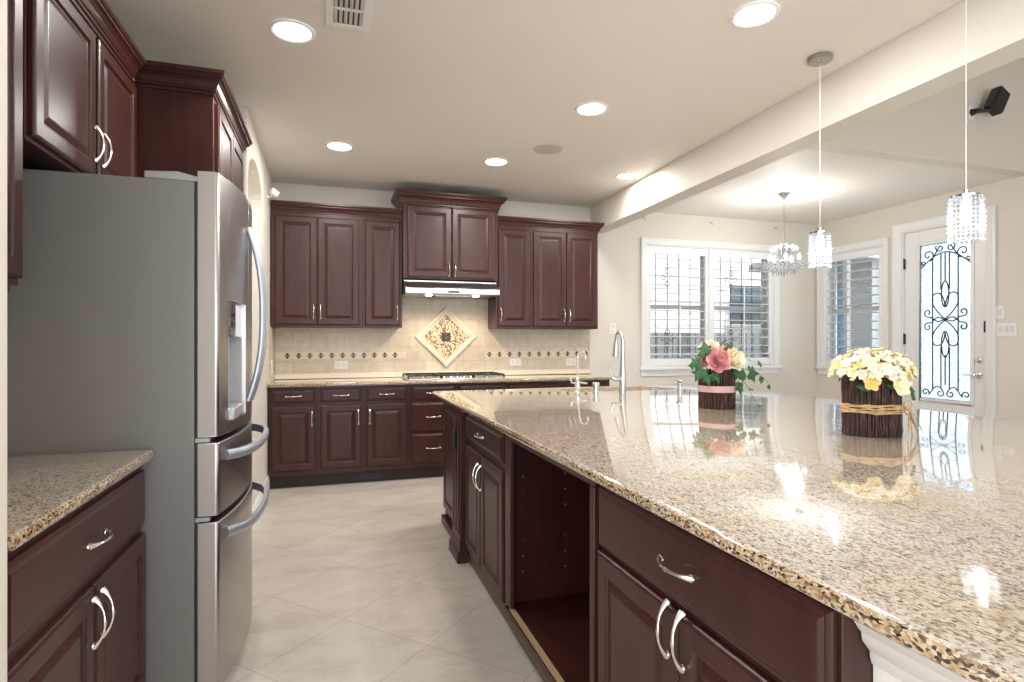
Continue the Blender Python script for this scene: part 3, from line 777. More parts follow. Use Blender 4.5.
# refrigerator (local = world)
fr = thing('refrigerator', 'stainless french-door refrigerator with water dispenser on the left', 'refrigerator')
FY0, FY1 = 2.208, 3.024
FM = (FY0+FY1)/2
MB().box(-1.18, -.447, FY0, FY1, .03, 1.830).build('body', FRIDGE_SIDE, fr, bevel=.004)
MB().box(-.445, -.4375, FY0+.006, FY1-.006, .06, 1.826).build('gasket', RUBBER, fr)
def front_x(y): return -.326-.045*((y-FM)/(FY1-FM))**2
def door_prof(y0, y1, r0=.014, r1=.004, n=14, xb=-.437):
    out = [(xb, y0+.002), ]
    def arc(y, sgn, r):
        xf = front_x(y+sgn*r)
        return [(xf-r+r*sin(a), y+sgn*(r-r*cos(a))) for a in [pi/2*i/4 for i in range(5)]]
    a0 = arc(y0, 1, r0)
    out += a0
    ys = [y0+r0+(y1-r1-y0-r0)*i/n for i in range(1, n)]
    out += [(front_x(y), y) for y in ys]
    out += arc(y1, -1, r1)[::-1]
    out.append((xb, y1-.002))
    return out
def extr(b, prof, z0, z1, e=.004):
    cx = -.38
    def ins(P, d):
        return [(x-d if x > -.40 else x, y) for x, y in P]
    b.loft([[(x, y, z0) for x, y in ins(prof, e)], [(x, y, z0+e) for x, y in prof], [(x, y, z1-e) for x, y in prof], [(x, y, z1) for x, y in ins(prof, e)]])
# left door with the dispenser opening
DY0, DY1, DZ0, DZ1 = 2.297, 2.545, .985, 1.425
ld_ = MB()
extr(ld_, door_prof(FY0, DY0, r1=.0005), .943, 1.868); extr(ld_, door_prof(DY1, FM-.003, r0=.0005), .943, 1.868)
extr(ld_, door_prof(DY0, DY1, .0005, .0005), .943, DZ0, .0005); extr(ld_, door_prof(DY0, DY1, .0005, .0005), DZ1, 1.868, .0005)
left_door = ld_.build('french_door', STEEL, fr, angle=30)
b = MB(); extr(b, door_prof(FM+.003, FY1, r0=.004, r1=.014), .943, 1.868); right_door = b.build('french_door', STEEL, fr, angle=30)
b = MB(); extr(b, door_prof(FY0, FY1, r1=.014), .668, .922); mid = b.build('drawer_front', STEEL, fr, angle=30)
b = MB(); extr(b, door_prof(FY0, FY1, r1=.014), .055, .645); low = b.build('freezer_drawer_front', STEEL, fr, angle=30)
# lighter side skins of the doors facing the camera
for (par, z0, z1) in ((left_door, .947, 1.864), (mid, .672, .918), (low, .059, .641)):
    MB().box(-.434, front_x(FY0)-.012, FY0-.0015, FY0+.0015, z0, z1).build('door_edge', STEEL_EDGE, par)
# dispenser
dp = MB(); xin = -.41
fx = front_x(DY0)+.001
dp.box(xin, xin+.004, DY0+.001, DY1-.001, DZ0+.001, 1.292)
dp.box(xin, fx, DY0+.0005, DY0+.006, DZ0, 1.292); dp.box(xin, fx+.01, DY1-.006, DY1-.0005, DZ0, 1.292)
dp.build('dispenser_recess', simple('dispenser_grey', (.42, .43, .44), .4), left_door)
MB().box(xin, fx+.018, DY0+.0065, DY1-.0065, DZ0+.001, DZ0+.045).build('drip_tray', simple('tray_grey', (.45, .46, .48), .3, metal=.3), left_door, bevel=.006)
MB().box(xin, fx+.006, DY0+.001, DY1-.001, 1.293, DZ1-.001).build('control_panel', simple('panel_gloss', (.05, .06, .07), .06, coat=1.0), left_door, bevel=.006)
MB().box(-.40, -.385, 2.41, 2.45, 1.10, 1.25).build('paddle', simple('paddle_grey', (.25, .25, .26), .3), left_door, bevel=.004)
def bowh(y, z0, z1, out=.054):
    n = 18; pts = []
    for i in range(n+1):
        t = i/n; s = 2*t-1
        pts.append((front_x(y)+.004+out*(1-abs(s)**2.4), y+.0, z0+(z1-z0)*t))
    return pts
for par, y in ((left_door, FM-.040), (right_door, FM+.040)):
    b = MB(); b.tube(bowh(y, 1.03, 1.745), .0115, 10)
    b.build('handle', HANDLE, par)
def bowd(z, par):
    n = 20; ya, yb2 = FY0+.055, FY1-.055; L0 = []
    secs = []
    for i in range(n+1):
        t = i/n; s = 2*t-1; y = ya+(yb2-ya)*t
        x = front_x(y)+.006+.055*(1-abs(s)**6)
        secs.append((x, y))
    loops = []
    for i, (x, y) in enumerate(secs):
        x1, y1 = secs[min(i+1, n)]; x2, y2 = secs[max(i-1, 0)]
        tx, ty = x1-x2, y1-y2; l = hypot(tx, ty); nx, ny = ty/l, -tx/l
        d = .010; h = .017
        loops.append([(x-nx*d, y-ny*d, z-h), (x+nx*d*.5, y+ny*d*.5, z-h), (x+nx*d, y+ny*d, z-h*.5), (x+nx*d, y+ny*d, z+h*.5), (x+nx*d*.5, y+ny*d*.5, z+h), (x-nx*d, y-ny*d, z+h)])
    b = MB(); b.loft(loops); b.build('handle', HANDLE, par)
bowd(.868, mid); bowd(.590, low)
# hinge covers on top and small hinges at the door splits
MB().loft([[(x, y, z) for x, z in ((-.60, 1.8305), (-.60, 1.856), (-.50, 1.862), (-.445, 1.850), (-.40, 1.848), (-.40, 1.8305))] for y in (FY0+.004, FY0+.10)]).build('hinge_cover', simple('hinge_grey', (.42, .41, .40), .4, metal=.3), fr, bevel=.004)
MB().loft([[(x, y, z) for x, z in ((-.60, 1.8305), (-.60, 1.856), (-.50, 1.862), (-.445, 1.850), (-.40, 1.848), (-.40, 1.8305))] for y in (FY1-.10, FY1-.004)]).build('hinge_cover', bpy.data.materials['hinge_grey'], fr, bevel=.004)
for z in (.932, .656):
    MB().box(-.445, -.40, FY0+.004, FY0+.03, z-.007, z+.007).build('hinge', bpy.data.materials['hinge_grey'], fr)
b = MB(); b.box(-1.15, -.46, FY0+.03, FY1-.03, .0, .029); b.build('base', RUBBER, fr)

# ------------------------------------------------------------------ island
IX = .735        # door plane
Y_FAR = 4.085
hole = rr(1.63, 2.47, 3.70, 4.03, (.07, .14, .14, .07), 8)
isl = thing('granite_countertop', 'large speckled granite island top holding the sink, faucets and both baskets', 'countertop')
slab_obj('slab', slab(.700, 3.005, -.35, 4.125, .884, .914, (.03, .05, .05, .03), hole=hole, e=.014), GRANITE, isl)
sk = thing('undermount_sink', 'stainless steel sink set below the island countertop', 'sink')
def rrl(x0, x1, y0, y1, r, z): return [(x, y, z) for x, y in rr(x0, x1, y0, y1, r, 8)]
rs_ = (.07, .14, .14, .07)
MB().loft([rrl(1.60, 2.50, 3.67, 4.06, rs_, .883), rrl(1.62, 2.48, 3.69, 4.04, rs_, .883), rrl(1.64, 2.46, 3.71, 4.02, rs_, .70), rrl(1.70, 2.40, 3.75, 3.98, (.05, .1, .1, .05), .68)], False, True).build('basin', STEELB, sk)
MB().lathe([(.045, 0), (.04, .003), (.02, -.002)], 20, (2.05, 3.87, .6815)).build('drain', CHROME, sk)

def isl_y(y): return (IX, y, 0)
# local x runs toward the camera: local x = ystart - y
def icab(name, label, ys, ye, fronts, **k):
    return cabinet(name, label, (IX, ys, 0), -pi/2, ys-ye, .105, .882, .60, fronts, **k)
c1 = icab('base_cabinet', 'island base cabinet with one drawer over two doors, left of the open bay', 3.200, 2.400,
     [('drawer', .008, .754, .728, .858, 1), ('door', .008, .360, .100, .690, ('r', .58)), ('door', .366, .754, .100, .690, ('l', .58))])
c2 = icab('base_cabinet', 'nearest island base cabinet, wide drawer over two doors with silver pulls', 1.512, .682,
     [('drawer', .017, .822, .690, .858, 1), ('door', .017, .414, .125, .672, ('r', .625)), ('door', .420, .822, .125, .672, ('l', .625))])
for c, L in ((c1, .80), (c2, .83)):
    MB().box(0, L, .030, .05, .001, .104).build('toe_kick', KHAKI, c)
# fluted end stile on the near cabinet
# open bay
ob = thing('open_cabinet_bay', 'empty doorless bay in the island with shelf pin holes inside', 'cabinet', (IX, 2.399, 0), -pi/2)
wB = 2.399-1.513
t_ = .020
MB().box(0, wB, .020, .62, .105, .125).build('bottom_panel', WOOD, ob)
MB().box(0, t_, .040, .62, .126, .882).build('side_panel', WOOD_SIDE, ob); MB().box(wB-t_, wB, .040, .62, .126, .882).build('side_panel', WOOD_SIDE, ob)
MB().box(t_, wB-t_, .60, .62, .126, .882).build('back_panel', WOOD_SIDE, ob)
f = MB(); f.box(0, .078, .0, .0195, .13, .850); f.box(wB-.030, wB, .0, .0195, .13, .850); f.box(0, wB, .0, .0195, .8505, .882)
f.build('face_frame', WOOD, ob, bevel=.003)
MB().box(.0, wB, -.004, .0195, .085, .112).build('bottom_rail', WOOD, ob, bevel=.002)
MB().box(.05, wB-.03, .004, .0195, .1125, .1285).build('raw_edge', WOOD_RAW, ob)
MB().box(0, wB, .030, .05, .001, .084).build('toe_kick', KHAKI, ob)
PIN = simple('pin_hole_metal', (.5, .45, .42), .3, metal=.8)
for px, pzs in ((.077, (.26, .33, .40, .54, .61, .68)), (.278, (.26, .33, .40, .54, .61, .68))):
    for pz in pzs:
        MB().lathe([(.0035, 0), (.0035, .003)], 8, M=Matrix.Translation((t_, px, pz)) @ Matrix.Rotation(pi/2, 4, 'Y')).build('pin_hole', PIN, ob, smooth=False)
# pilaster, end panel
ip = thing('island_end_panel', 'dark wood pilaster and recessed end panel at the far corner of the island', 'cabinet', (IX, 3.965, 0), -pi/2)
Lp = 3.965
MB().box(.0, .764, .04, .60, .04, .882).build('carcass', WOOD, ip)
pn = door_mesh(.012, .500, .115, .870).build('panel', WOOD, ip, smooth=False); pn.location = (0, .0205, 0)
MB().box(-.004, .510, .010, .0395, .001, .06).build('base_moulding', WOOD, ip, bevel=.006)
pl_ = MB(); x0p, x1p = .530, .760
pl_.box(x0p, x1p, -.022, .0395, .11, .882)
for i in range(3):
    xx = x0p+.047+i*.068
    pl_.loft([[(xx+.025*cos(a), -.022-.008*sin(a), z) for a in [pi*j/6 for j in range(7)]] for z in (.16, .83)])
pl_.build('pilaster', WOOD, ip, bevel=.003)
MB().loft([[(a, b_, z) for a, b_ in ((x0p-.008, .0195), (x0p-.008, -y_), (x1p+.008, -y_), (x1p+.008, .0195))] for z, y_ in ((.001, .040), (.055, .040), (.063, .036), (.070, .030), (.109, .024))]).build('plinth', WOOD, ip)
io = thing('island_outlet', 'dark outlet on the pilaster near the far corner of the island', 'outlet', (IX-.0305, 3.32, .70), -pi/2)
MB().box(-.035, .035, -.006, -.0005, -.06, .06).build('plate', BLACKM, io, bevel=.002)
MB().box(-.017, .017, -.009, -.0065, -.045, -.012).build('socket', RUBBER, io); MB().box(-.017, .017, -.009, -.0065, .012, .045).build('socket', RUBBER, io)

# painted knee wall of the island with the white crown under the top
kw = thing('island_knee_wall', 'painted beige wall carrying the island top, white crown moulding under the granite', 'island base')
k = MB(); k.box(.815, 2.62, -.25, .6805, .001, .883); k.box(1.357, 2.62, .6810, 4.06, .001, .883)
k.build('painted_wall', WALL, kw)
kp = [(0, 0), (.004, 0), (.008, .012), (.008, .020), (.014, .028), (.024, .040), (.026, .054), (.032, .060), (.040, .072), (.045, .084), (.045, .112), (0, .112)]
crown([(.815, .6795), (.815, -.25)], kp, .771).build('crown_moulding', simple('stone_trim_paint', (.60, .56, .51), .4), kw)
[o for o in C.objects if o.name.startswith('crown_moulding')][-1]

# faucets etc.
Z0 = .9145
fa = thing('kitchen_faucet', 'tall brushed nickel pull-down faucet behind the island sink', 'faucet', (1.985, 3.62, Z0), radians(-2))
MB().lathe([(.028, 0), (.028, .006), (.0255, .012), (.025, .12), (.024, .135), (.020, .18), (.017, .25), (.0145, .33)], 20).build('body', FAUCETM, fa)
pts = [(0, 0, .325), (0, 0, .35)]+[(0, .05-.05*cos(a), .370+.055*sin(a)) for a in [pi*i/12 for i in range(1, 13)]]
pts = [(x*.9, y, z) for x, y, z in pts]
MB().tube(pts, .0135, 12).build('spout', FAUCETM, fa)
e = Vector(pts[-1]); d = (Vector(pts[-1])-Vector(pts[-2])).normalized()
MB().tube([e+d*s for s in (0, .02, .025, .07, .12, .125)], [.0145, .0155, .0175, .020, .023, .019], 14).build('spray_head', FAUCETM, fa)
hb = MB(); hb.tube([(-.015, 0, .095), (-.07, 0, .095)], [.019, .021], 14); hb.ball((-.07, 0, .095), .021, 12, 8)
hb.tube([(-.072, 0, .10), (-.085, 0, .135), (-.098, 0, .175)], [.011, .009, .008], 8)
hb.build('lever_handle', FAUCETM, fa)
ff = thing('filter_faucet', 'slim gooseneck water filter faucet left of the tall faucet', 'faucet', (1.655, 3.665, Z0), 0)
MB().lathe([(.022, 0), (.022, .006), (.014, .012), (.019, .03), (.021, .05), (.017, .07), (.013, .085), (.009, .10), (.006, .105)], 18).build('body', simple('pale_chrome', (.80, .80, .78), .2, metal=.8), ff)
MB().tube([(0, 0, .10), (0, 0, .25)]+[(.045-.045*cos(a), .03*(1-cos(a)), .25+.045*sin(a)) for a in [pi*i/12 for i in range(1, 12)]]+[(.092, .06, .235)], .0055, 10).build('spout', bpy.data.materials['pale_chrome'], ff)
MB().tube([(-.015, 0, .07), (-.045, 0, .072), (-.052, 0, .11)], [.007, .0065, .0055], 8).build('lever', bpy.data.materials['pale_chrome'], ff)
MB().tube([(.015, 0, .075), (.05, 0, .068), (.075, 0, .066)], [.006, .006, .005], 8).build('side_arm', bpy.data.materials['pale_chrome'], ff)
ag = thing('air_gap_cap', 'short round metal cap standing between the two faucets', 'sink accessory', (1.795, 3.66, Z0))
MB().lathe([(.024, 0), (.024, .006), (.019, .012), (.019, .045), (.027, .047), (.027, .066), (.024, .070), (.001, .071)], 20).build('cap', FAUCETM, ag)
sd = thing('soap_dispenser', 'small brushed soap dispenser right of the sink, beside the pink flower basket', 'soap dispenser', (2.43, 3.58, Z0))
MB().lathe([(.024, 0), (.024, .005), (.016, .012), (.015, .04), (.022, .048), (.022, .058), (.010, .064)], 20).build('body', FAUCETM, sd)
MB().lathe([(.018, .0645), (.024, .068), (.024, .078), (.001, .080)], 20).tube([(0, 0, .072), (.0, .05, .074)], [.006, .005], 8).build('pump_head', FAUCETM, sd)

# ------------------------------------------------------------------ flower baskets
def twig_mat():
    m, nt, p = mat('twig_bark'); v = coords(nt, (1, 1, .25))
    n = N(nt, 'TexNoise', i_Scale=90.0, i_Detail=3.0); nt.links.new(v, n.inputs['Vector'])
    r = ramp(nt, [(.35, (.018, .008, .006)), (.6, (.085, .035, .026)), (.78, (.22, .11, .07))]); nt.links.new(n.outputs[0], r.inputs[0])
    nt.links.new(r.outputs[0], p.inputs['Base Color']); setp(p, rough=.7); return m
TWIG = twig_mat()
def twig_wall(a, b, h, n, seed):
    rnd = random.Random(seed); m = MB()
    for ring, cnt in ((1.0, n), (.93, n)):
        for i in range(cnt):
            th = 2*pi*(i+rnd.random()*.6)/cnt; dth = rnd.uniform(-.10, .10)
            pts = []; hh = h*rnd.uniform(.94, 1.04)
            for k in range(6):
                t = k/5; q = ring*(1+rnd.uniform(-.025, .025)); an = th+dth*(t-.5)+rnd.uniform(-.02, .02)
                pts.append((a*q*cos(an), b*q*sin(an), .002+hh*t))
            m.tube(pts, [rnd.uniform(.0026, .0044)]*6, 5)
    return m
def disk(a, b, z, n=28): return [(a*cos(2*pi*i/n), b*sin(2*pi*i/n), z) for i in range(n)]
def petal_mesh(b, M, L, Wd, cup, n=4):
    vs = []; 
    for i in range(n+1):
        t = i/n; w = Wd*sin(pi*min(.93, t*.85+.10))**.7 if 0 else Wd*(sin(pi*(.12+.78*t)))**.8
        for j in (-1, -.5, 0, .5, 1):
            vs.append((j*w, L*t, cup*(t**1.8)*L + cup*.6*(j*j)*w))
    fs = []
    for i in range(n):
        for j in range(4): fs.append((i*5+j, i*5+j+1, (i+1)*5+j+1, (i+1)*5+j))
    b.add(vs, fs, M)
def rose(r, layers=((3, .32, 2.2), (4, .5, 1.8), (5, .68, 1.4), (6, .86, .95), (7, 1.05, .45)), seed=0):
    rnd = random.Random(seed); b = MB()
    for li, (n, s, cup) in enumerate(layers):
        for i in range(n):
            an = 2*pi*(i+.37*li)/n+rnd.uniform(-.1, .1)
            M_ = Matrix.Rotation(an, 4, 'Z') @ Matrix.Translation((0, r*.09*li, r*.07*(4-li))) @ Matrix.Rotation(rnd.uniform(-.1, .1), 4, 'X')
            petal_mesh(b, M_, r*s, r*s*.55, cup)
    b.ball((0, 0, r*.22), r*.22, 8, 6)
    return b
def leaf_pts(s, kind='ivy'):
    if kind == 'ivy': P = [(0, 0), (.28, -.12), (.50, .10), (.34, .28), (.52, .55), (.24, .55), (0, 1.0), (-.24, .55), (-.52, .55), (-.34, .28), (-.50, .10), (-.28, -.12)]
    else: P = [(0, 0), (.22, .2), (.30, .45), (.18, .8), (0, 1.0), (-.18, .8), (-.30, .45), (-.22, .2)]
    return [(x*s, y*s) for x, y in P]
def leaf_mesh(s, kind='ivy', seed=0):
    P = leaf_pts(s, kind); b = MB(); n = len(P)
    c = (0, s*.42, s*.05)
    vs = [(x, y, -abs(x)*.35) for x, y in P]+[c]
    b.add(vs, [(i, (i+1) % n, n) for i in range(n)]); 
    vs = [(x, y, z-.0012) for x, y, z in vs]
    b.add(vs, [((i+1) % n, i, n) for i in range(n)])
    return b
def aim(o, pos, direction, roll=0):
    q = Vector(direction).normalized().to_track_quat('Z', 'Y'); o.location = pos
    o.rotation_mode = 'QUATERNION'; o.rotation_quaternion = q @ Matrix.Rotation(roll, 3, 'Z').to_quaternion()
def petalm(name, c1, c2):
    m, nt, p = mat(name); n = N(nt, 'TexNoise', i_Scale=40.0, i_Detail=2.0); nt.links.new(coords(nt), n.inputs['Vector'])
    r = ramp(nt, [(.35, c1), (.65, c2)]); nt.links.new(n.outputs[0], r.inputs[0]); nt.links.new(r.outputs[0], p.inputs['Base Color']); setp(p, rough=.6, sss=0.0); return m
PINK = petalm('pink_petals', (.66, .25, .26), (.82, .50, .48)); PEACH = petalm('peach_petals', (.86, .62, .50), (.92, .78, .66))
CREAM = petalm('cream_petals', (.90, .78, .52), (.94, .86, .72)); MAUVE = petalm('mauve_petals', (.50, .15, .20), (.66, .30, .32))
LEAF = petalm('ivy_leaf_green', (.015, .075, .028), (.05, .16, .055)); LEAF2 = petalm('grey_green_leaf', (.08, .15, .12), (.16, .24, .19))
SOIL = simple('basket_filler', (.04, .022, .014), .9)
RIBBON = simple('pink_ribbon', (.66, .42, .42), .45); RAFFIA = petalm('raffia_straw', (.42, .26, .11), (.68, .47, .24))

# pink basket
fb = thing('flower_basket', 'round twig basket with pink ribbon, pink and cream roses and trailing ivy', 'flower basket', (2.02, 2.63, Z0))
Ra = .093
twig_wall(Ra, Ra, .205, 64, 3).build('twig_wall', TWIG, fb)
MB().loft([disk(Ra*.88, Ra*.88, .002), disk(Ra*.88, Ra*.88, .165)]).build('filler', SOIL, fb)
MB().loft([disk(Ra*1.07, Ra*1.07, .088), disk(Ra*1.075, Ra*1.075, .105), disk(Ra*1.07, Ra*1.07, .122)], False, False).build('ribbon', RIBBON, fb)
roses = [(PINK, -.052, -.075, .185, .056, (-.35, -1, .35)), (CREAM, .038, -.080, .192, .054, (.25, -1, .4)), (PEACH, -.060, -.015, .245, .048, (-.5, -.5, 1)), (MAUVE, .055, -.005, .235, .040, (.3, -.5, 1)),
         (MAUVE, .100, -.030, .185, .036, (1, -.6, .3)), (PEACH, .0, .0, .235, .05, (0, -.2, 1)), (PINK, -.095, -.02, .185, .035, (-1, -.5, .2)), (PEACH, .02, .07, .22, .05, (0, 1, .6)), (CREAM, .085, .05, .20, .042, (1, .6, .5))]
for i, (m_, x, y, z, r, d) in enumerate(roses):
    o = rose(r*.86, seed=i).build('rose', m_, fb, smooth=True, fix=False, angle=80); aim(o, (x, y, z+.068), d, i)
leaf0 = leaf_mesh(.075).build('ivy_leaf', LEAF, fb, fix=False); first = True
lv = [(-.10, -.06, .235, (-.7, -1, .3), .2, 1.0), (-.125, -.05, .19, (-.6, -1, .1), 1.9, .95), (-.06, -.08, .13, (-.2, -1, .2), 3.4, .8), (-.085, -.05, .21, (-.8, -1, .3), .3, 1.0), (-.115, -.05, .15, (-.5, -1, .1), 2.6, 1.05), (-.09, -.06, .12, (-.3, -1, .2), 3.2, .8), (-.065, -.03, .245, (-.6, -.9, .6), .6, .85), (0.0, -.03, .255, (0, -1, .6), -.7, 1.0), (.035, -.04, .262, (.2, -1, .4), -1.2, .8),
      (.075, -.095, .075, (.3, -1, .1), 3.0, 1.0), (.055, -.10, .14, (.2, -1, .3), 2.5, .8), (.125, -.06, .125, (.3, -1, .2), 2.0, 1.0), (.150, -.06, .13, (.2, -1, .1), -1.7, 1.1), (.175, -.06, .12, (.3, -1, 0), 3.3, .7), (-.02, -.09, .155, (-.2, -1, .2), 2.0, .7),
      (.235, -.05, .10, (.1, -1, 0), 2.9, .55), (.215, -.07, .17, (.4, -1, .5), .8, .55), (.275, -.05, .055, (.2, -1, 0), 3.4, .40), (.13, -.10, .045, (.1, -.5, 1), 2.0, .38), (.18, -.08, .012, (0, -.2, 1), -1.5, .40), (-.03, .09, .22, (0, 1, .5), 0, 1.0), (.07, .10, .19, (.4, 1, .3), 1.0, 1.0), (-.10, .06, .18, (-1, .6, .3), 2.0, 1.0)]
for x, y, z, d, roll, s in lv:
    if first: o = leaf0; first = False
    else: o = leaf0.copy(); C.objects.link(o)
    aim(o, (x*1.12, y, z+(.062 if z > .03 else 0)), d, roll); o.scale = (s, s, s)
for pts in ([(.05, -.06, .23), (.13, -.07, .21), (.21, -.06, .19), (.28, -.05, .15), (.32, -.05, .105)], [(.05, -.08, .19), (.11, -.10, .13), (.17, -.09, .05), (.21, -.08, .012)], [(.08, -.03, .25), (.16, -.06, .26), (.24, -.07, .23)]):
    MB().tube(catmull(pts), .0014, 5).build('ivy_stem', simple('stem_green', (.06, .14, .04), .6) if 'stem_green' not in bpy.data.materials else bpy.data.materials['stem_green'], fb)

# yellow basket
yb = thing('flower_basket', 'twig bundle basket tied with straw raffia, filled with pale yellow blossoms', 'flower basket', (2.015, 1.69, Z0), radians(-20))
ax, ay = .102, .078
twig_wall(ax, ay, .235, 74, 9).build('twig_wall', TWIG, yb)
MB().loft([disk(ax*.88, ay*.88, .002), disk(ax*.88, ay*.88, .195)]).build('filler', SOIL, yb)
rf = MB()
for k in range(5):
    z = .090+k*.007; rnd = random.Random(k)
    rf.tube([(ax*1.06*cos(a)*(1+rnd.uniform(-.01, .01)), ay*1.07*sin(a), z+rnd.uniform(-.003, .003)) for a in [2*pi*i/24 for i in range(24)]], .0036, 6, closed=True)
rf.build('raffia_band', RAFFIA, yb)
kn = MB(); kx, ky = ax*1.04, -ay*.35
for k, (dx, dz) in enumerate(((.03, -.06), (.045, -.10), (.02, -.105), (.055, -.085), (.0, -.09), (.03, -.09))):
    kn.tube(catmull([(kx-.01, ky-.005, .105), (kx+.012, ky-.012, .108-.003*k), (kx+dx*.6, ky-.012-.004*k, .105+dz*.5), (kx+dx, ky-.010-.004*k, .105+dz)]), .0022, 5)
for s in (-1, 1): kn.tube([(kx+.008+.016*cos(a)*(1 if s > 0 else .8), ky-.012, .108+.013*s+.013*sin(a)) for a in [2*pi*i/10 for i in range(10)]], .0028, 5, closed=True)
kn.build('raffia_bow', RAFFIA, yb)
YEL = [petalm('pale_yellow_petals', (.88, .76, .42), (.94, .88, .66)), petalm('ivory_petals', (.90, .85, .72), (.95, .92, .84)), petalm('golden_petals', (.85, .55, .14), (.92, .74, .30)), petalm('blush_petals', (.86, .68, .48), (.92, .82, .68))]
def blossom(r, n=5):
    b = MB()
    for i in range(n): petal_mesh(b, Matrix.Rotation(2*pi*i/n, 4, 'Z') @ Matrix.Translation((0, r*.08, 0)), r*.95, r*.46, .35)
    b.ball((0, 0, .002), r*.16, 6, 4); return b
protos = []
rnd = random.Random(21)
k = 0
for i in range(92):
    # points on a flattened dome over the basket mouth
    f = (i+.5)/92; ph = i*2.39996; el = math.acos(1-f*1.12) if f*1.12 < 2 else pi
    dx, dy, dz = sin(el)*cos(ph), sin(el)*sin(ph), cos(el)
    pos = (dx*.145, dy*.120, .240+dz*.082+rnd.uniform(-.010, .010))
    mi = rnd.choices(range(4), (5, 4, 1.2, 2.2))[0]
    if i < 4: mi = i
    r = rnd.uniform(.015, .021)
    if i < 4:
        o = blossom(.026).build('blossom', YEL[mi], yb, fix=False, angle=80); protos.append(o); r = .026
    else:
        o = protos[mi].copy(); C.objects.link(o)
    aim(o, pos, (dx+rnd.uniform(-.3, .3), dy+rnd.uniform(-.3, .3), dz+.25+rnd.uniform(-.2, .3)), rnd.uniform(0, 6)); o.scale = (r/.026,)*3
for (x, y, z, m_, s) in ((-.055, -.092, .205, 2, 1.2), (.048, -.098, .190, 0, 1.3), (.040, -.100, .213, 0, 1.2), (.068, -.085, .208, 1, 1.1)):
    o = protos[m_].copy(); C.objects.link(o); aim(o, (x, y, z), (x*2, -1, .25), s*3); o.scale = (s,)*3
fl = MB()
for i in range(230):
    f = (i+.5)/230; ph = i*2.39996+.9; el = math.acos(1-f*1.15)
    dx, dy, dz = sin(el)*cos(ph), sin(el)*sin(ph), cos(el); q = rnd.uniform(.90, 1.04)
    Mq = Matrix.Translation((dx*.143*q, dy*.118*q, .236+dz*.082*q)) @ Vector((dx+rnd.uniform(-.6, .6), dy+rnd.uniform(-.6, .6), dz+.3)).to_track_quat('Z', 'Y').to_matrix().to_4x4()
    for k in range(4): petal_mesh(fl, Mq @ Matrix.Rotation(pi/2*k+rnd.random(), 4, 'Z'), .014, .007, .7, 2)
flo = fl.build('small_florets', YEL[0], yb, fix=False, angle=80); flo['kind'] = 'stuff'
MB().lathe([(.10, .225), (.115, .25), (.09, .295), (.04, .31), (.001, .313)], 20, sy=.8).build('flower_filler', simple('moss_filler', (.30, .30, .16), .9), yb)
gl = leaf_mesh(.07, 'plain').build('leaf', LEAF, yb, fix=False); aim(gl, (-.035, -.092, .195), (-.1, -.8, .5), 1.6)
for (x, y, z, d, ro) in ((.0, -.095, .198, (.1, -.8, .5), -1.5), (.105, -.06, .19, (.8, -.8, .3), -1.9), (.10, .05, .19, (1, .6, .3), 0), (-.10, .05, .2, (-1, .7, .2), 0), (.125, -.045, .175, (.8, -.6, .2), -2.2)):
    o = gl.copy(); C.objects.link(o); aim(o, (x, y, z), d, ro)

# ------------------------------------------------------------------ lamps
def downlight(x, y, label):
    t = thing('ceiling_downlight', label, 'ceiling light', (x, y, ZC-.0005), 0, 'recessed downlights')
    MB().lathe([(.108, 0), (.106, -.006), (.096, -.010), (.086, -.006), (.084, -.001)], 32, cap=False).build('trim_ring', TRIM, t)
    MB().lathe([(.085, -.001), (.085, -.004), (.001, -.0045)], 32).build('lens', LENS, t)
    l = bpy.data.lights.new('downlight_lamp', 'AREA'); l.shape = 'DISK'; l.size = .16; l.energy = DOWNLIGHT_W; l.color = (1, .97, .925)
    o = bpy.data.objects.new('downlight_lamp', l); C.objects.link(o); o.parent = t; o.location = (0, 0, -.012)
    return t
downlight(-.173, 2.942, 'glowing recessed downlight beside the air vent, above the refrigerator')
downlight(1.854, 2.144, 'glowing recessed downlight at top right, nearest the pendant canopy')
downlight(1.605, 3.336, 'glowing recessed downlight just in front of the round ceiling speaker')
downlight(.070, 4.567, 'glowing recessed downlight above the left group of upper cabinets')
downlight(1.319, 4.563, 'glowing recessed downlight above the range hood cabinet')
downlight(2.560, 4.588, 'glowing recessed downlight beside the dropped beam, at the far end')
downlight(1.05, 2.00, 'recessed downlight outside the top of the frame, glow on the ceiling edge')
sp = thing('ceiling_speaker', 'flat round speaker grille set in the ceiling between downlights', 'speaker', (1.62, 4.143, ZC-.0005))
MB().lathe([(.115, 0), (.113, -.004), (.108, -.005), (.001, -.005)], 32).build('grille', simple('speaker_grille', (.52, .49, .45), .6), sp)

# air vent (bars run roughly along y)
vt = thing('ceiling_vent', 'square white air supply grille in the ceiling', 'vent', (.080, 2.665, ZC-.0005))
vb = MB(); frame_box(vb, -.100, .100, -.155, .155, .032, 0, .006)
vb = MB(); a = .100; h = .165
for (x0, x1, y0, y1) in ((-a, -a+.035, -h, h), (a-.035, a, -h, h), (-a+.035, a-.035, -h, -h+.035), (-a+.035, a-.035, h-.035, h)):
    vb.box(x0, x1, y0, y1, -.008, 0)
vb.build('frame', TRIM, vt, bevel=.002)
MB().box(-a+.03, a-.03, -h+.03, h-.03, -.0015, -.0003).build('duct', BLACKM, vt)
vm = simple('vent_slat', (.70, .68, .64), .4)
for row in range(2):
    for i in range(6):
        x = -.056+i*.0224; y0 = -h+.037+row*(.131); y1 = y0+.118
        MB().loft([[(x-.006, y, -.002), (x+.006, y, -.009), (x+.0075, y, -.0075), (x-.0045, y, -.001)] for y in (y0, y1)]).build('slat', vm, vt)
MB().box(-a+.035, a-.035, -.006, .006, -.010, -.002).build('cross_bar', vm, vt)

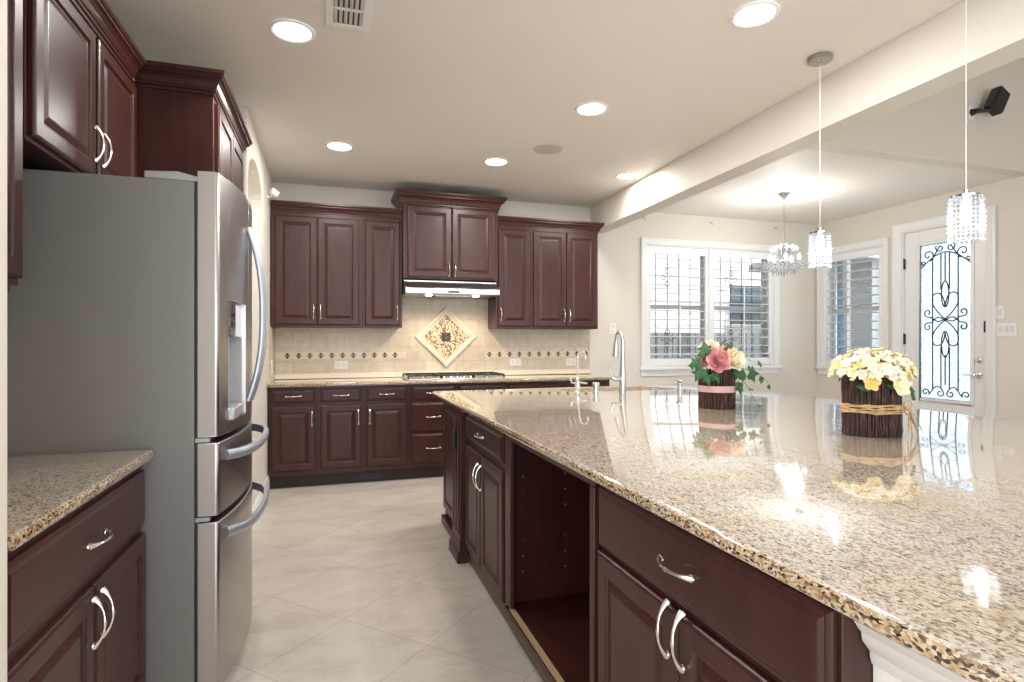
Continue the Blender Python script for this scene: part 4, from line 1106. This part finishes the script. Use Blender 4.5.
CORD = simple('clear_cord', (.80, .78, .74), .4)
simple_canopy = simple('canopy_nickel', (.38, .36, .34), .3, metal=1.0)
def pendant(x, y, zt, zb, label, rad=.060):
    t = thing('pendant_lamp', label, 'pendant lamp', (x, y, 0), 0, 'crystal pendants over the island')
    MB().lathe([(.060, ZC-.001), (.060, ZC-.022), (.055, ZC-.026), (.012, ZC-.027), (.006, ZC-.032)], 28).build('canopy', simple_canopy, t)
    for an in (.5, 3.6): MB().ball((.03*cos(an), .03*sin(an), ZC-.029), .005, 8, 5).build('screw', CHROME, t)
    MB().tube([(0, 0, ZC-.03), (0, 0, zt+.03)], .0016, 6).build('cord', CORD, t)
    MB().lathe([(.006, zt+.035), (.012, zt+.03), (.012, zt+.012), (rad*.95, zt+.006), (rad*1.02, zt+.004), (rad*1.02, zt-.004), (rad*.9, zt-.004)], 28).build('top_cap', CHROME, t)
    H_ = zt-zb-.01; rows = 10; n = 22
    proto = None
    for i in range(n):
        b = MB()
        for k in range(rows):
            z = zt-.008-(k+.5)*H_/rows
            b.octa((rad, 0, z), .0078, H_/rows*.50)
        if proto is None:
            proto = b.build('crystal_strand', CRYSTAL, t, smooth=False, fix=False); o = proto
        else:
            o = proto.copy(); C.objects.link(o)
        o.rotation_euler = (0, 0, 2*pi*i/n)
    for z in (zt-.002, zb+.03):
        MB().tube([(rad*.93*cos(a), rad*.93*sin(a), z) for a in [2*pi*i/24 for i in range(24)]], .0022, 5, closed=True).build('ring', CHROME, t)
    MB().lathe([(.006, zt-.006), (.014, zt-.02), (.018, zt-.05), (.017, zt-.085), (.010, zt-.105), (.001, zt-.110)], 16).build('bulb', BULB, t)
    l = bpy.data.lights.new('pendant_light', 'POINT'); l.energy = 2.2; l.color = (.95, .97, 1); l.shadow_soft_size = .02
    lo = bpy.data.objects.new('pendant_light', l); C.objects.link(lo); lo.parent = t; lo.location = (0, 0, (zt+zb)/2-.035)
pendant(2.462, 2.364, 1.848, 1.662, 'crystal pendant lamp hanging in front of the side window, farther from the viewer', .049)
pendant(2.453, 1.634, 1.861, 1.675, 'crystal pendant lamp hanging in front of the glazed door, nearer the viewer', .057)

ch = thing('chandelier', 'crystal chandelier with lit bulbs hanging in the breakfast nook', 'chandelier', (4.377, 4.647, 0))
MB().lathe([(.062, ZC-.001), (.060, ZC-.012), (.035, ZC-.040), (.012, ZC-.060), (.006, ZC-.07)], 24).build('canopy', CHROME, ch)
MB().tube([(0, 0, ZC-.065), (0, 0, 2.24)], .006, 8).build('rod', CHROME, ch)
MB().lathe([(.01, 2.25), (.03, 2.24), (.06, 2.235), (.06, 2.228), (.01, 2.225)], 20).build('upper_plate', CHROME, ch)
b = MB()
for i in range(12):
    a = 2*pi*i/12; b.tube([(.055*cos(a), .055*sin(a), 2.232), (.09*cos(a), .09*sin(a), 2.245), (.115*cos(a), .115*sin(a), 2.225)], .003, 5)
b.build('upper_arms', CHROME, ch)
pr_ = None
for i in range(12):
    a = 2*pi*i/12
    if pr_ is None: pr_ = MB().ball((0, 0, 0), .019, 8, 6).octa((0, 0, -.028), .008, .016).build('crystal_drop', CRYSTAL, ch, smooth=False, fix=False); o = pr_
    else: o = pr_.copy(); C.objects.link(o)
    o.location = (.118*cos(a), .118*sin(a), 2.212)
rp = None
for i in range(10):
    a = 2*pi*i/10
    if rp is None: rp = MB().tube([(0, 0, 2.10), (0, 0, 2.225)], .0075, 6).build('crystal_rod', CRYSTAL, ch, smooth=False); o = rp
    else: o = rp.copy(); C.objects.link(o)
    o.location = (.050*cos(a), .050*sin(a), 0)
b = MB(); 
for i in range(5):
    a = 2*pi*i/5+.3; b.tube([(.02*cos(a), .02*sin(a), 2.08), (.08*cos(a), .08*sin(a), 2.055), (.135*cos(a), .135*sin(a), 2.065), (.14*cos(a), .14*sin(a), 2.09)], .006, 6)
b.lathe([(.03, 2.11), (.035, 2.09), (.03, 2.06), (.01, 2.03)], 16)
b.tube([(.19*cos(a), .19*sin(a), 2.075) for a in [2*pi*i/30 for i in range(30)]], .003, 5, closed=True)
b.tube([(.10*cos(a), .10*sin(a), 2.02) for a in [2*pi*i/24 for i in range(24)]], .003, 5, closed=True)
b.build('arms', CHROME, ch)
for i in range(5):
    a = 2*pi*i/5+.3
    MB().lathe([(.009, 0), (.016, .02), (.015, .04), (.006, .06), (.001, .066)], 12, (.14*cos(a), .14*sin(a), 2.09)).build('bulb', BULB, ch)
st = None
for i in range(24):
    if st is None:
        b = MB()
        for k in range(5):
            t = k/4; b.octa((.195-.09*t, 0, 2.066-.085*t), .011, .019)
        b.octa((.10, 0, 1.965), .009, .022); b.octa((.198, 0, 2.035), .008, .02)
        st = b.build('crystal_strand', CRYSTAL, ch, smooth=False, fix=False); o = st
    else: o = st.copy(); C.objects.link(o)
    o.rotation_euler = (0, 0, 2*pi*i/24)
b = MB().octa((0, 0, 1.95), .016, .03); b.build('crystal_finial', CRYSTAL, ch, smooth=False, fix=False)
l = bpy.data.lights.new('chandelier_light', 'POINT'); l.energy = 25; l.color = (1, .97, .92); l.shadow_soft_size = .08
lo = bpy.data.objects.new('chandelier_light', l); C.objects.link(lo); lo.parent = ch; lo.location = (0, 0, 2.33)

# small wall fittings
sc_ = thing('security_camera', 'small white camera high in the corner of the back-left wall', 'security camera', (XL, 5.30, 2.575), 0)
MB().lathe([(.022, 0), (.022, .006), (.008, .010), (.008, .03)], 16, M=Matrix.Translation((0, 0, -.05)) @ Matrix.Rotation(pi/2, 4, 'Y')).build('mount', PLATE, sc_)
Mc = Matrix.Translation((.045, -.02, -.02)) @ Matrix.Rotation(radians(35), 4, 'Z') @ Matrix.Rotation(radians(25), 4, 'Y')
MB().box(-.03, .045, -.028, .028, -.028, .028, M=Mc).build('housing', PLATE, sc_, bevel=.008)
MB().box(.0455, .050, -.022, .022, -.022, .022, M=Mc).build('lens', BLACKM, sc_, bevel=.004)
MB().tube([(.028, 0, -.05), (.04, -.01, -.04)], .007, 8).build('arm', PLATE, sc_)
sb_ = thing('wall_speaker', 'black tilted speaker on a bracket on the high wall, upper right', 'speaker', (5.17, YF, 3.21))
MB().box(-.03, .03, -.012, -.0005, -.06, .06).build('mount_plate', PLATE, sb_, bevel=.003)
MB().tube([(0, -.012, 0), (.0, -.05, 0), (.05, -.07, .0), (.09, -.08, .01)], [.030, .022, .014, .022], 10).build('bracket_arm', BLACKM, sb_)
Ms = Matrix.Translation((.17, -.09, .085)) @ Matrix.Rotation(radians(30), 4, 'Y')
MB().box(-.065, .065, -.045, .035, -.100, .100, M=Ms).build('cabinet', BLACKM, sb_, bevel=.008)
MB().box(-.058, .058, -.051, -.0455, -.093, .093, M=Ms).build('grille', simple('speaker_cloth', (.02, .022, .028), .8), sb_, bevel=.003)
for x, wh in ((3.444, 'above the left edge'), (4.359, 'above the middle'), (5.317, 'above the right edge')):
    hk = thing('wall_hook', 'tiny metal hook on the wall %s of the large window' % wh, 'hook', (x, YB, 2.70), 0, 'curtain hooks above the large window')
    MB().lathe([(.012, 0), (.012, .004), (.005, .006), (.004, .03)], 12, M=Matrix.Rotation(pi/2, 4, 'X') @ Matrix.Translation((0, 0, .0005))).build('rose', NICKEL, hk)
    MB().tube([(0, -.03, 0), (0, -.045, -.006), (0, -.05, -.025), (0, -.04, -.038), (0, -.028, -.030)], .004, 6).build('hook', NICKEL, hk)

# ------------------------------------------------------------------ outside
def brick_mat():
    m, nt, p = mat('pale_brick'); b = N(nt, 'TexBrick'); b.inputs['Scale'].default_value = 4.0
    b.inputs['Color1'].default_value = (.62, .56, .53, 1); b.inputs['Color2'].default_value = (.56, .50, .47, 1); b.inputs['Mortar'].default_value = (.75, .72, .70, 1); b.inputs['Mortar Size'].default_value = .02
    nt.links.new(coords(nt, rot=(pi/2, 0, 0)), b.inputs['Vector']); nt.links.new(b.outputs[0], p.inputs['Base Color']); setp(p, rough=.9); return m
BRICK = brick_mat()
tag(box(-14, 30, 6.05, 30, -.12, -.02).build('lawn', simple('lawn_green', (.16, .22, .10), .9), smooth=False), 'ground outside the windows behind the house', 'ground')
ho = thing('neighbour_house', 'pale brick house seen through the shutters of the large window', 'house', (4.5, 10.5, -.02))
MB().box(-6.5, 8.0, 0, 4, 0, 4.0).build('wall', BRICK, ho, smooth=False)
MB().loft([[(-7.0, -.5, 4.0), (-7.0, -.5, 4.15), (-7.0, 2.2, 5.4), (-7.0, 2.2, 5.2)], [(8.5, -.5, 4.0), (8.5, -.5, 4.15), (8.5, 2.2, 5.4), (8.5, 2.2, 5.2)]]).build('roof', simple('roof_grey', (.22, .22, .24), .9), ho, smooth=False)
GREYG = simple('dark_window', (.10, .13, .16), .1)
for x in (4.4,):
    f = MB(); frame_box(f, x-.6, x+.9, 1.6, 2.6, .07, -.04, -.001); fo = f.build('window', TRIM, ho); MB().box(x-.53, x+.83, -.02, -.002, 1.67, 2.53).build('pane', GREYG, fo)
fe = MB()
for i in range(70): fe.box(-2+i*.15, -2+i*.15+.135, 8.3, 8.33, -.02, 1.42)
tag(fe.build('board_fence', simple('fence_grey', (.13, .135, .14), .8), smooth=False), 'weathered grey board fence outside the large window', 'fence')
pc = thing('patio_cover', 'dark covered patio seen through the side window shutters', 'patio cover', (6.2, 0, -.02))
MB().box(2.2, 3.2, 7.5, 9.9, 2.75, 2.9).build('roof', simple('patio_roof', (.30, .30, .30), .8), pc, smooth=False)
MB().box(2.9, 3.2, 7.62, 9.9, 0, 2.74).build('screen_wall', simple('patio_wall', (.20, .21, .23), .8), pc, smooth=False)
MB().box(2.86, 2.899, 8.2, 8.5, .9, 2.3).build('shutter', simple('patio_blue', (.08, .15, .25), .6), pc, smooth=False)
MB().box(2.25, 2.33, 7.55, 7.63, 0, 2.74).build('post', bpy.data.materials['patio_wall'], pc, smooth=False)
# shrub seen at the right edge of the side window
sh = thing('garden_shrub', 'bright green shrub outside the right edge of the side window', 'shrub', (11.3, 8.5, -.015))
rnd = random.Random(5); b = MB()
for i in range(900):
    th = rnd.uniform(0, 2*pi); ph = math.acos(rnd.uniform(-1, 1)); r = rnd.uniform(.6, 1.0)
    p = Vector((1.3*r*sin(ph)*cos(th), 1.3*r*sin(ph)*sin(th), 1.7+1.5*r*cos(ph)))
    q = Matrix.Translation(p) @ Matrix.Rotation(rnd.uniform(0, 6), 4, 'Z') @ Matrix.Rotation(rnd.uniform(-1, 1), 4, 'X')
    b.add([(0, 0, 0), (.06, .08, .01), (0, .18, 0), (-.06, .08, .01)], [(0, 1, 2, 3)], q)
b.build('foliage', petalm('shrub_leaves', (.10, .22, .05), (.30, .42, .14)), sh, fix=False)
MB().tube([(0, 0, 0), (.03, 0, 1.0), (0, .04, 2.0)], [.07, .05, .03], 8).build('trunk', TWIG, sh)
